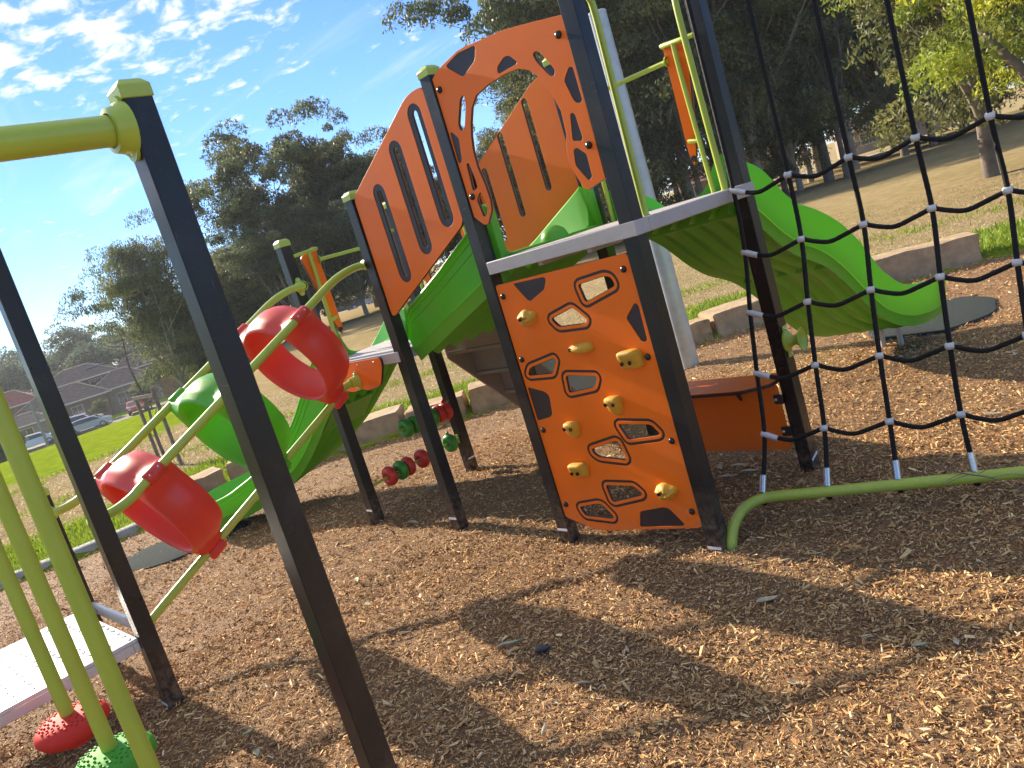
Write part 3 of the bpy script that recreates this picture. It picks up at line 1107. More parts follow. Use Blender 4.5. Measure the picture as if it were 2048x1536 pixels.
flange((0.5, -0.0775, 1.092), (0, -1, 0), 0.027, br)
pl_o = round_poly([(0.17, 1.222), (0.83, 1.222), (0.83, 1.165), (0.745, 1.035), (0.59, 1.012), (0.5, 1.030), (0.41, 1.012), (0.255, 1.035), (0.17, 1.165)], 0.035, 5)
hp = sheet('rail_plate', pl_o, [], 0.014, M['core'], br, face_y(-0.062), bevel=0.0015)
sheet('front_skin', offset_poly(pl_o, -0.0005), [], 0.004, M['orange'], hp, face_y(-0.0725), bevel=0.0012)
for x in (0.25, 0.55, 0.75):
    bolt((x, -0.0745, 1.195), (0, -1, 0), 0.008, hp, 'steel', 'bolt_cap', h=0.004)

TH = math.atan(0.487)
AX = V(0, math.cos(TH), math.sin(TH))
NRM = V(0, -math.sin(TH), math.cos(TH))
RPROF = [(-0.090, .327), (-0.110, .330), (-0.122, .338), (-0.122, .348), (-0.106, .360), (-0.072, .374), (-0.064, .380), (-0.030, .386), (0, .387), (0.030, .386), (0.064, .380), (0.072, .374), (0.106, .360), (0.122, .348), (0.122, .338), (0.110, .330), (0.090, .327),
         (0.04, .325), (-0.04, .325)]


def ring(yn, col, label):
    c = V(0.5, yn, zrail(yn)) - NRM * 0.2050
    t = thing('crawl_ring', label, 'climbing ring', c, 'barrel rings hung on the sloping rails')
    n = 120
    X, Y = V(1, 0, 0), NRM
    ears = [math.atan2(0.205, 0.408), math.pi - math.atan2(0.205, 0.408), -math.pi / 2]
    vs, fs = [], []
    SQ, DY = 0.87, -0.050                     # the ring is a little flattened and hangs low between its ears
    tips = [(0.428, 0.228), (-0.428, 0.228), (0.0, -0.492)]
    tha = [math.atan2((0.205 - DY) / SQ, 0.408), math.pi - math.atan2((0.205 - DY) / SQ, 0.408), -math.pi / 2]
    for a, r in RPROF:
        for k in range(n):
            th = 2 * math.pi * k / n
            px_, py_ = r * math.cos(th), r * math.sin(th) * SQ + DY
            if r > 0.332:
                k_ = min(1, (r - 0.332) / 0.020)
                for q_, ee in enumerate(tha):
                    d = (th - ee + math.pi) % (2 * math.pi) - math.pi
                    bx_, by_ = 0.387 * math.cos(ee), 0.387 * math.sin(ee) * SQ + DY
                    if q_ < 2:
                        w_ = math.exp(-abs(d / 0.150) ** 1.6) * math.exp(-(a / 0.126) ** 6)
                    else:
                        w_ = (0.80 * math.exp(-(d / 0.085) ** 2) + 0.20 * math.exp(-(d / 0.25) ** 2)) * math.exp(-(a / 0.095) ** 6)
                    px_ += k_ * w_ * (tips[q_][0] - bx_)
                    py_ += k_ * w_ * (tips[q_][1] - by_)
            vs.append(c + AX * a + X * px_ + Y * py_)
    m_ = len(RPROF)
    for i in range(m_):
        j = (i + 1) % m_
        for k in range(n):
            fs.append((i * n + k, i * n + (k + 1) % n, j * n + (k + 1) % n, j * n + k))
    MB().add(vs, fs).build('barrel', M[col], t, smooth=60)
    for e in ears:
        q = c + (X * math.cos(e) + Y * math.sin(e)) * (0.4566 if e > 0 else 0.475)
        cl_ = MB().lathe(q - AX * 0.055, AX, [(0, 0.026), (0, 0.034), (0.006, 0.038), (0.104, 0.038), (0.110, 0.034), (0.110, 0.026)], 16)
        cc = cl_.build('clamp', M[col], t, smooth=40)
        for s in (-0.03, 0.03):
            d = (X * math.cos(e) + Y * math.sin(e))
            bolt(q + AX * s + d * 0.037, d, 0.006, cc, 'steel', 'bolt_cap', h=0.004)
    return t


ring(-1.657, 'red', 'red barrel ring lowest on the sloping rails, nearest the silver platform')
ring(-1.10, 'green', 'green barrel ring between the two red ones, half hidden by the tall black post')
ring(-0.556, 'red', 'red barrel ring highest on the sloping rails, nearest the low deck')

# ------------------------------------------------------------------ pod hanger: tall post, beams and hanging pods
hg = thing('pod_hanger', 'tall black post with a thick lime crossbeam in the left foreground', 'overhead frame', (3, -2.5, 0))
post(3, -2, 2.375, hg)
post(3, -3, 2.375, hg)
MB().tube([(3, -2.075, 2.278), (3, -2.925, 2.278)], 0.0415, 24).build('crossbeam', M['lime'], hg, smooth=60)
for y, s in ((-2.0415, -1), (-2.9585, 1)):
    flange((3, y, 2.278), (0, s, 0), 0.046, hg, big=0.75, ear=1.2)
MB().tube([(1.0, -2.48, 2.278), (2.955, -2.48, 2.278)], 0.034, 18).build('carrier_beam', M['lime'], hg, smooth=60)
MB().tube([(1, -2.041, 2.278), (1, -2.959, 2.278)], 0.034, 18).build('end_beam', M['lime'], hg, smooth=60)


def pod(x, col, label, zt=0.345):
    t = thing('hanging_pod', label, 'stepping pod', (x, -2.48, zt), 'stepping pods hung from the overhead frame')
    prof = [(-0.100, 0), (-0.098, 0.05), (-0.098, 0.055), (-0.072, 0.060), (-0.070, 0.095), (-0.060, 0.128), (-0.030, 0.150), (0.0, 0.146), (0.018, 0.128), (0.030, 0.09), (0.036, 0.05), (0.037, 0.0)]
    MB().lathe((x, -2.48, zt - 0.037), (0, 0, 1), prof, 40).build('pod_body', M[col], t, smooth=50)
    s = MB()
    for k in range(90):
        r = 0.045 + 0.082 * math.sqrt(k / 90)
        a = k * 2.39996
        zz = np.interp(r, [0.05, 0.09, 0.128], [0.036, 0.030, 0.018]) + zt - 0.037
        p = V(x + r * math.cos(a), -2.48 + r * math.sin(a), zz)
        s.lathe(p, (0, 0, 1), [(-0.002, 0.0052), (0.006, 0.0045), (0.0065, 0.0)], 6)
    s.build('tread_studs', M[col], t, smooth=30)['kind'] = 'stuff'
    MB().tube([(x, -2.48, zt - 0.003), (x, -2.48, 2.25)], 0.029, 18).build('pole', M['lime'], t, smooth=60)
    return t


pod(1.36, 'pod_red', 'red stepping pod on a lime pole beside the silver platform')
pod(1.935, 'pod_green', 'green stepping pod on a lime pole, second out from the silver platform')
pod(2.45, 'pod_red', 'stepping pod whose lime pole passes in front of the green pod', zt=0.33)

# ------------------------------------------------------------------ rope net
net = thing('cargo_net', 'black rope climbing net with silver clamps above a lime ground bar at the right', 'rope net', (3.7, 0.6, 0))
pts = [(3.045, 0.0, -0.10), (3.055, 0.03, 0.02), (3.052, 0.10, 0.085), (3.050, 0.22, 0.110), (3.095, 0.32, 0.113), (3.20, 0.362, 0.114)]
pts += [(3.45, 0.437, 0.112), (3.98, 0.602, 0.112), (4.60, 0.80, 0.112), (4.73, 0.845, 0.112)]
MB().tube(smooth_path(pts, 6), 0.0265, 18).build('ground_bar', M['lime'], net, smooth=60)
post(4.80, 0.90, 3.25, net)
MB().tube(smooth_path([(3.0, 0.955, 3.10), (3.02, 0.86, 3.105), (3.10, 0.80, 3.105), (3.6, 0.835, 3.105), (4.2, 0.862, 3.105), (4.72, 0.885, 3.105), (4.762, 0.895, 3.105)], 6), 0.0265, 16).build('top_bar', M['lime'], net, smooth=60)
ROPES = []
for i in range(6):
    x = 3.080 + 0.287 * i
    dy = [0, 0.045, 0.09, 0.13, 0.17, 0.20][i]
    bx = 3.085 + 0.300 * i
    by = 0.335 + 0.090 * i
    ROPES.append([(x, 0.788 + dy * 0.45, 3.09), (x, 0.785 + dy * 0.5, 2.3), (x, 0.776 + dy * 0.6, 1.60), (x + .002 * i, 0.738 + dy * 0.9, 1.285), (x + .003 * i, 0.648 + dy, 0.99),
                  (x + .004 * i, 0.570 + dy * 1.1, 0.69), (x + .005 * i, 0.498 + dy * 1.3, 0.385), (bx, by, 0.118)])


def rope_mesh(pts, r, name, twist=7.0):
    """three-strand rope: a tube whose section is lobed and turns along its length"""
    P = smooth_path(pts, 10)
    # resample evenly
    L_ = [0]
    for a, b_ in zip(P, P[1:]):
        L_.append(L_[-1] + (b_ - a).length)
    n = max(6, int(L_[-1] / 0.014))
    Q = []
    for k in range(n + 1):
        s = L_[-1] * k / n
        j = min(len(P) - 2, max(0, int(np.searchsorted(L_, s)) - 1))
        t = (s - L_[j]) / max(1e-6, L_[j + 1] - L_[j])
        Q.append(P[j].lerp(P[j + 1], t))
    vs, fs = [], []
    ns = 12
    x, y, _ = frame_z(Q[1] - Q[0])
    for k, q in enumerate(Q):
        d = (Q[min(k + 1, n)] - Q[max(k - 1, 0)]).normalized()
        x = (x - d * x.dot(d)).normalized()
        y = d.cross(x)
        ph = L_[-1] * k / n * 2 * math.pi * twist
        for i in range(ns):
            a = 2 * math.pi * i / ns
            rr = r * (0.90 + 0.13 * abs(math.cos(2 * (a - ph))))
            vs.append(q + (x * math.cos(a) + y * math.sin(a)) * rr)
    for k in range(n):
        for i in range(ns):
            fs.append((k * ns + i, k * ns + (i + 1) % ns, (k + 1) * ns + (i + 1) % ns, (k + 1) * ns + i))
    return MB().add(vs, fs).build(name, M['rope'], net, smooth=60)


for i, rp_ in enumerate(ROPES):
    rope_mesh(rp_, 0.0115, 'upright_rope')
    # socket on the ground bar
    p0, p1 = Vector(rp_[-1]), Vector(rp_[-2])
    d = (p1 - p0).normalized()
    MB().lathe(p0 + d * 0.018, d, [(0, 0.0165), (0.085, 0.0165), (0.088, 0.0125)], 12).build('rope_socket', M['steel'], net, smooth=40)
    MB().sphere(p0 - V(0, 0, 1) * 0.030, 0.017, 10, 6, 1.3).build('socket_nut', M['bolt'], net, smooth=60)


def clamp(p, d, L=0.026):
    d = Vector(d).normalized()
    m = MB().lathe(Vector(p) - d * L * 0.75, d, [(0, 0.012), (0.004, 0.017), (L * 0.5, 0.0185), (L * 1.0, 0.018), (L * 1.45, 0.015), (L * 1.5, 0.012)], 12)
    m.sphere(Vector(p), 0.019, 12, 8)
    return m.build('rope_clamp', M['alloy'], net, smooth=50)


for lev in range(2, 7):
    for i in range(6):
        p = Vector(ROPES[i][lev])
        if i < 5:
            q = Vector(ROPES[i + 1][lev])
            sag = V(0, -0.006, -0.030)
            d = q - p
            pts = [p + d * 0.02, p + d * 0.20 + sag * 0.75, p + d * 0.45 + sag * 1.35, p + d * 0.72 + sag * 0.75, q - d * 0.02]
            rope_mesh(pts, 0.0112, 'cross_rope')
            if i == 0:
                e = (pts[1] - pts[0]).normalized()
                MB().lathe(p - e * 0.018, e, [(0, 0.010), (0.003, 0.016), (0.03, 0.0165), (0.085, 0.0145), (0.088, 0.011)], 12).build('rope_clamp', M['alloy'], net, smooth=40)
        if i > 0:
            clamp(p, Vector(ROPES[i][lev]) - Vector(ROPES[i - 1][lev]))

# lime guard hanger on post 3,1 behind the net
gh = thing('grab_handle', 'small lime saddle-shaped grab handle on the black post behind the net', 'handle', (3.0, 0.95, 0.74))
prof = [(-0.02, .05), (-0.02, .055), (0.012, .050), (0.030, .034), (0.045, .050), (0.075, .068), (0.082, .066), (0.05, .045)]
MB().lathe((3.0415, 1.0, 0.735), (1, 0.1, 0), [(0.0, .060), (0.010, .060), (0.022, .036), (0.050, .026), (0.066, .034), (0.082, .056), (0.090, .066), (0.094, .062)], 24).build('saddle', M['lime'], gh, smooth=50)
mm = MB()
for s in (-1, 1):
    mm.box((3.047, 1.0, 0.735 + s * 0.066), (0.010, 0.045, 0.045), 0.004)
mm.build('mount_ear', M['lime'], gh)
for s in (-1, 1):
    bolt((3.052, 1.0, 0.735 + s * 0.07), (1, 0, 0), 0.009, gh, 'steel', 'bolt_cap', h=0.006)

# galvanised shade pole behind the tower
sp = thing('steel_pole', 'tall round galvanised pole standing behind the tower', 'pole', (0.516, 3.611, 0))
MB().tube([(0.516, 3.611, -0.3), (0.516, 3.611, 3.43)], 0.094, 36).build('shaft', M['galv'], sp, smooth=60)
MB().lathe((0.516, 3.611, 3.43), (0, 0, 1), [(0, 0.097), (0.02, 0.097), (0.026, 0.088), (0.027, 0)], 36).build('end_cap', M['alloy'], sp, smooth=40)
# ------------------------------------------------------------------ terrain
CX, CY = 1.0, 0.5


def sstep(a, b, x):
    t = np.clip((x - a) / (b - a), 0, 1)
    return t * t * (3 - 2 * t)


def terrain(x, y):
    x = np.asarray(x, float)
    y = np.asarray(y, float)
    r = np.hypot(x, y)
    w = sstep(0.45, 0.60, (y + 3) / np.maximum(5.3 - x, 0.1))
    r0 = 15 + 44 * w
    left = sstep(-2, -10, x)
    z = -(4.3 - 2.6 * w) * sstep(r0, r0 + 60, r) * left
    z += 0.035 * np.sin(x * 0.35 + 1) * np.cos(y * 0.31) * sstep(6, 12, r)
    return z


BORDER = [(-3.86, -6.5), (-3.84, -3.0), (-3.80, -1.85), (-3.57, -1.23), (-3.50, -0.60), (-3.56, -0.2), (-3.50, 0.45), (-3.30, 0.85), (-2.87, 1.25), (-2.50, 1.66), (-2.2, 1.98), (-1.66, 2.46), (-1.2, 2.93), (-0.55, 3.66), (0.075, 4.45), (0.52, 5.05), (1.0, 5.75), (1.40, 6.22), (1.9, 6.55), (2.3, 6.80),
          (2.8, 7.15), (4.2, 7.5), (7.0, 7.3), (9.5, 5.5), (11, 2), (11, -4), (8, -8.5), (2, -9.5), (-2.5, -8.5)]


def inside(px, py, poly):
    px, py = np.asarray(px), np.asarray(py)
    res = np.zeros(px.shape, bool)
    n = len(poly)
    for i in range(n):
        x1, y1 = poly[i - 1]
        x2, y2 = poly[i]
        c = ((y1 > py) != (y2 > py))
        with np.errstate(divide='ignore', invalid='ignore'):
            xi = (x2 - x1) * (py - y1) / (y2 - y1 + 1e-12) + x1
        res ^= c & (px < xi)
    return res


def bdist(px, py, poly):
    px, py = np.asarray(px, float), np.asarray(py, float)
    d = np.full(px.shape, 1e9)
    n = len(poly)
    for i in range(n):
        a = np.array(poly[i - 1])
        b = np.array(poly[i])
        e = b - a
        t = np.clip(((px - a[0]) * e[0] + (py - a[1]) * e[1]) / (e @ e), 0, 1)
        d = np.minimum(d, np.hypot(px - a[0] - t * e[0], py - a[1] - t * e[1]))
    return d


def vnoise(x, y, s, seed=0, octv=3):
    """cheap value noise on arrays"""
    out = np.zeros(np.shape(x))
    amp, tot = 1.0, 0.0
    rng = np.random.default_rng(100 + seed)
    tab = rng.random((256, 256))
    for o in range(octv):
        u, v = np.asarray(x) * s + 37.2 * o + 500, np.asarray(y) * s + 11.9 * o + 500
        i, j = np.floor(u).astype(int), np.floor(v).astype(int)
        f, g = u - i, v - j
        f, g = f * f * (3 - 2 * f), g * g * (3 - 2 * g)
        t = lambda a, b: tab[a % 256, b % 256]
        out += amp * ((t(i, j) * (1 - f) + t(i + 1, j) * f) * (1 - g) + (t(i, j + 1) * (1 - f) + t(i + 1, j + 1) * f) * g)
        tot += amp
        amp *= 0.5
        s *= 2.1
    return out / tot


def np_mesh(name, verts, faces, mat, attrs=None, smooth=True, parent=None):
    me = bpy.data.meshes.new(name)
    me.from_pydata(np.asarray(verts).tolist(), [], np.asarray(faces).tolist())
    if attrs:
        for k, v in attrs.items():
            a = me.color_attributes.new(k, 'FLOAT_COLOR', 'POINT')
            c = np.ones((len(verts), 4), np.float32)
            c[:, :3] = v
            a.data.foreach_set('color', c.ravel())
    o = link_mesh(name, me, mat, parent)
    me.polygons.foreach_set('use_smooth', [bool(smooth)] * len(me.polygons))
    return o


# --- field: one sheet to the horizon, dipped under the bark
def field_mat():
    m = bpy.data.materials.new('dry_mown_grass')
    m.use_nodes = True
    nt = m.node_tree
    N, L = nt.nodes.new, nt.links.new
    bs = nt.nodes['Principled BSDF']
    bs.inputs['Roughness'].default_value = 0.85
    bs.inputs['Specular IOR Level'].default_value = 0.0
    tc = N('ShaderNodeTexCoord')
    at = N('ShaderNodeAttribute')
    at.attribute_name = 'zone'
    sep = N('ShaderNodeSeparateColor')
    L(at.outputs['Color'], sep.inputs[0])

    def noise(s, d=6, r=0.65, st=(1, 1, 1)):
        mp = N('ShaderNodeMapping')
        mp.inputs['Scale'].default_value = st
        L(tc.outputs['Object'], mp.inputs[0])
        n = N('ShaderNodeTexNoise')
        n.inputs['Scale'].default_value = s
        n.inputs['Detail'].default_value = d
        n.inputs['Roughness'].default_value = r
        L(mp.outputs[0], n.inputs['Vector'])
        return n.outputs['Fac']

    def mix(f, a, b):
        x = N('ShaderNodeMix')
        x.data_type = 'RGBA'
        for k, v in (('Factor', f), ('A', a), ('B', b)):
            if isinstance(v, tuple):
                x.inputs[k].default_value = (*v, 1)
            elif isinstance(v, float):
                x.inputs[k].default_value = v
            else:
                L(v, x.inputs[k])
        return x.outputs['Result']

    def ramp(v, a, b, lo=0.0, hi=1.0):
        r = N('ShaderNodeMapRange')
        r.inputs[1].default_value, r.inputs[2].default_value, r.inputs[3].default_value, r.inputs[4].default_value = a, b, lo, hi
        L(v, r.inputs[0])
        return r.outputs[0]

    fine = noise(55, 4)
    mid = noise(3.2, 7, 0.7)
    big = noise(0.35, 5)
    dry = mix(ramp(mid, 0.35, 0.65), (0.33, 0.24, 0.125), (0.52, 0.405, 0.22))
    dry = mix(ramp(big, 0.42, 0.62, 0.0, 0.45), dry, (0.27, 0.24, 0.09))
    grn = mix(ramp(mid, 0.3, 0.7), (0.15, 0.24, 0.014), (0.34, 0.42, 0.032))
    # green factor = baked zone +- noise
    a = N('ShaderNodeMath')
    a.operation = 'ADD'
    L(sep.outputs[0], a.inputs[0])
    L(ramp(mid, 0.3, 0.7, -0.28, 0.28), a.inputs[1])
    c = mix(ramp(a.outputs[0], 0.3, 0.72), dry, grn)
    c = mix(ramp(fine, 0.38, 0.62, 0.22, 0.0), c, (0.06, 0.05, 0.02))
    c = mix(sep.outputs[1], c, (0.30, 0.27, 0.23))
    L(c, bs.inputs['Base Color'])
    b = N('ShaderNodeBump')
    b.inputs['Strength'].default_value = 0.8
    b.inputs['Distance'].default_value = 0.05
    L(fine, b.inputs['Height'])
    L(b.outputs[0], bs.inputs['Normal'])
    return m


rad = np.concatenate([np.linspace(0.0, 2.5, 6)[1:], np.arange(2.7, 9.5, 0.13), np.geomspace(9.6, 60, 90), np.geomspace(63, 1500, 40)])
NA = 420
ang = np.linspace(0, 2 * np.pi, NA, endpoint=False)
rr, aa = np.meshgrid(rad, ang, indexing='ij')
gx_, gy_ = CX + rr * np.cos(aa), CY + rr * np.sin(aa)
gx_, gy_ = gx_.ravel(), gy_.ravel()
gx_, gy_ = np.append(gx_, CX), np.append(gy_, CY)
ins = inside(gx_, gy_, BORDER)
bd = bdist(gx_, gy_, BORDER)
gz_ = terrain(gx_, gy_) + (vnoise(gx_, gy_, 1.3, 3) - 0.5) * 0.05 * np.clip(1 - np.hypot(gx_, gy_) / 40, 0, 1)
gz_ = gz_ + 0.025
gz_ = np.where(ins, np.where(bd > 0.12, -0.16, -0.05), gz_)
nz = vnoise(gx_, gy_, 0.9, 5) - 0.5
near_green = 1 - sstep(1.7, 2.5, bd + nz * 1.4)
rc = np.hypot(gx_ - CX, gy_ - CY)
leftm = sstep(-4, -9, gx_) * (1 - sstep(0.40, 0.50, (gy_ + 3) / np.maximum(5.3 - gx_, 0.1)))
far_green = sstep(10.5, 13.5, -gx_ + nz * 4) * leftm
right_green = np.where((gx_ > 0.5) & (gy_ > 5), 1 - sstep(1.2, 2.4, bd + nz * 1.5), 0) * 0.9
stripe = np.exp(-((bd - 4.2 - nz) / 0.35) ** 2) * 0.35
back_green = sstep(52, 60, rc) * 0.6 * leftm
green = np.clip(np.maximum.reduce([near_green, far_green, right_green, stripe, back_green]), 0, 1)
worn = np.zeros_like(green)
NR = len(rad)
idx = np.arange(NR * NA).reshape(NR, NA)
f = np.stack([idx[:-1], idx[1:], np.roll(idx, -1, 1)[1:], np.roll(idx, -1, 1)[:-1]], -1).reshape(-1, 4).tolist()
f += [(NR * NA, int(idx[0, k]), int(idx[0, (k + 1) % NA])) for k in range(NA)]
me = bpy.data.meshes.new('field')
me.from_pydata(np.stack([gx_, gy_, gz_], 1).tolist(), [], f)
a_ = me.color_attributes.new('zone', 'FLOAT_COLOR', 'POINT')
cc = np.ones((len(gx_), 4), np.float32)
cc[:, 0], cc[:, 1] = green, worn
a_.data.foreach_set('color', cc.ravel())
tag(link_mesh('field', me, field_mat(), None, 180), kind='structure')


# --- bark mulch bed
def bark_height(x, y):
    h = (vnoise(x, y, 1.1, 1, 3) - 0.5) * 0.062 + (vnoise(x, y, 5.5, 2, 3) - 0.5) * 0.034 + (vnoise(x, y, 22, 9, 2) - 0.5) * 0.016
    for cx_, cy_, r_, a_ in ((0.05, 0.15, 0.8, -0.03), (0.75, 0.45, 0.5, 0.045), (1.35, 0.75, 0.6, 0.04), (0.6, 0.1, 0.45, -0.035), (2.5, 0.5, 0.7, -0.035), (2.6, 3.0, 0.5, 0.04)):
        h = h + a_ * np.exp(-((x - cx_) ** 2 + (y - cy_) ** 2) / (r_ * r_))
    return h - 0.008


def bark_mat(name, chips):
    m = bpy.data.materials.new(name)
    m.use_nodes = True
    nt = m.node_tree
    N, L = nt.nodes.new, nt.links.new
    bs = nt.nodes['Principled BSDF']
    bs.inputs['Roughness'].default_value = 0.8
    bs.inputs['Specular IOR Level'].default_value = 0.25
    tc = N('ShaderNodeTexCoord')
    if chips:
        at = N('ShaderNodeAttribute')
        at.attribute_name = 'tone'
        n = N('ShaderNodeTexNoise')
        n.inputs['Scale'].default_value = 220
        L(tc.outputs['Object'], n.inputs['Vector'])
        mr = N('ShaderNodeMapRange')
        mr.inputs[1].default_value, mr.inputs[2].default_value, mr.inputs[3].default_value, mr.inputs[4].default_value = 0.3, 0.7, 0.75, 1.2
        L(n.outputs['Fac'], mr.inputs[0])
        mx = N('ShaderNodeMix')
        mx.data_type = 'RGBA'
        mx.blend_type = 'MULTIPLY'
        mx.inputs['Factor'].default_value = 1
        L(at.outputs['Color'], mx.inputs['A'])
        L(mr.outputs[0], mx.inputs['B'])
        L(mx.outputs['Result'], bs.inputs['Base Color'])
        return m
    n = N('ShaderNodeTexNoise')
    n.inputs['Scale'].default_value = 60
    n.inputs['Detail'].default_value = 6
    n.inputs['Roughness'].default_value = 0.7
    L(tc.outputs['Object'], n.inputs['Vector'])
    cr = N('ShaderNodeValToRGB')
    e = cr.color_ramp.elements
    e[0].position, e[0].color = 0.30, (0.13, 0.070, 0.034, 1)
    e[1].position, e[1].color = 0.72, (0.42, 0.26, 0.13, 1)
    k = cr.color_ramp.elements.new(0.5)
    k.color = (0.30, 0.175, 0.085, 1)
    L(n.outputs['Fac'], cr.inputs[0])
    L(cr.outputs[0], bs.inputs['Base Color'])
    b = N('ShaderNodeBump')
    b.inputs['Strength'].default_value = 1.0
    b.inputs['Distance'].default_value = 0.03
    L(n.outputs['Fac'], b.inputs['Height'])
    L(b.outputs[0], bs.inputs['Normal'])
    return m


gs = 0.075
X_, Y_ = np.meshgrid(np.arange(-4.2, 9.0, gs), np.arange(-6.0, 7.9, gs), indexing='ij')
ok = inside(X_, Y_, BORDER)
zz = bark_height(X_, Y_) - 0.03 * np.exp(-bdist(X_, Y_, BORDER) / 0.10)
idm = -np.ones(X_.shape, int)
quad = (ok[:-1, :-1] | ok[1:, :-1] | ok[1:, 1:] | ok[:-1, 1:])
need = np.zeros_like(ok)
need[:-1, :-1] |= quad
need[1:, :-1] |= quad
need[1:, 1:] |= quad
need[:-1, 1:] |= quad
idm[need] = np.arange(need.sum())
qi, qj = np.nonzero(quad)
bf = np.stack([idm[qi, qj], idm[qi + 1, qj], idm[qi + 1, qj + 1], idm[qi, qj + 1]], 1)
tag(np_mesh('bark_bed', np.stack([X_[need], Y_[need], zz[need]], 1), bf, bark_mat('bark_base', False)), kind='structure')

CAMP = np.array([5.266, -3.005])


def view_mask(x, y, margin=2.5):
    """roughly in front of the photograph's viewpoint, with room to step aside"""
    dx, dy = x - CAMP[0], y - CAMP[1]
    fx, fy = -0.745, 0.667
    fwd = dx * fx + dy * fy
    lat = dx * fy - dy * fx
    return (fwd > -0.8) & (np.abs(lat) < margin + fwd * 0.95)


def make_chips():
    pts = []
    for lo, hi, dens in ((0, 3.2, 11000), (3.2, 5.0, 8500), (5.0, 7.5, 4200), (7.5, 13, 1600)):
        n = int(dens * (14 * 13.5))
        x = RNG.uniform(-4, 10, n)
        y = RNG.uniform(-6, 7.5, n)
        d = np.hypot(x - CAMP[0], y - CAMP[1])
        k = (d >= lo) & (d < hi) & view_mask(x, y)
        pts.append(np.stack([x[k], y[k], d[k]], 1))
    P = np.concatenate(pts)
    P = P[inside(P[:, 0], P[:, 1], BORDER)]
    for ex_, ey_, er in ((-2.05, -0.78, .46), (2.62, 4.28, .50)):
        q = np.hypot(P[:, 0] - ex_, P[:, 1] - ey_)
        P = P[(q > er) | (RNG.random(len(P)) < .05 + .5 * np.clip((q - er + .12) / .12, 0, 1))]
    n = len(P)
    L_ = RNG.lognormal(math.log(0.0115), 0.46, n).clip(0.006, 0.055) * (1 + 0.035 * P[:, 2])
    W = L_ * RNG.uniform(0.16, 0.38, n)
    W = np.maximum(W, 0.0025)
    T = W * RNG.uniform(0.25, 0.6, n)
    yaw = RNG.uniform(0, 2 * np.pi, n)
    pit = RNG.normal(0, 0.34, n)
    rol = RNG.normal(0, 0.5, n)
    z = bark_height(P[:, 0], P[:, 1]) + RNG.uniform(-0.002, 0.014, n) + np.abs(np.sin(pit)) * L_ * 0.25
    cy, sy, cp, sp_, cr, sr = np.cos(yaw), np.sin(yaw), np.cos(pit), np.sin(pit), np.cos(rol), np.sin(rol)
    ex = np.stack([cy * cp, sy * cp, sp_], 1)
    ey0 = np.stack([-sy, cy, np.zeros(n)], 1)
    ez0 = np.cross(ex, ey0)
    ey = ey0 * cr[:, None] + ez0 * sr[:, None]
    ez = np.cross(ex, ey)
    # six-vertex sliver: a ridge and two splayed sides
    loc = np.array([[-.5, -.5, -.5], [.5, -.35, -.5], [-.42, .0, .5], [.46, .05, .5], [-.5, .5, -.5], [.42, .5, -.5]])
    v = np.zeros((n, 6, 3))
    for k in range(6):
        jit = RNG.uniform(-.12, .12, (n, 3))
        q = loc[k] + jit
        v[:, k] = ex * (q[:, 0] * L_)[:, None] + ey * (q[:, 1] * W)[:, None] + ez * (q[:, 2] * T)[:, None]
    v[:, :, 0] += P[:, 0:1]
    v[:, :, 1] += P[:, 1:2]
    v[:, :, 2] += z[:, None]
    base = (np.arange(n) * 6)[:, None]
    fq = np.concatenate([base + np.array([0, 1, 3, 2]), base + np.array([2, 3, 5, 4])], 0)
    pal = np.array([[.46, .30, .155], [.36, .215, .10], [.27, .145, .062], [.17, .085, .036], [.56, .40, .235], [.31, .15, .065], [.40, .235, .105]])
    tone = pal[RNG.choice(len(pal), n, p=[.21, .21, .19, .12, .10, .08, .09])] * RNG.uniform(0.8, 1.15, (n, 1))
    patch = vnoise(P[:, 0], P[:, 1], 0.8, 12, 2)[:, None]
    tone = tone * np.array([1.64, 1.65, 1.44]) * (0.82 + 0.36 * patch)
    o = np_mesh('bark_chips', v.reshape(-1, 3), fq, bark_mat('bark_chip', True), {'tone': np.repeat(tone, 6, 0)}, smooth=False)
    tag(o, kind='stuff')
    return n


NCH = make_chips()
print('chips', NCH)


# --- grass blades on the green verge and the near field
def grass_mat():
    m = material('grass_blade', (0.2, 0.2, 0.05), 0.6, attr='tone', trans=0.35)
    return m


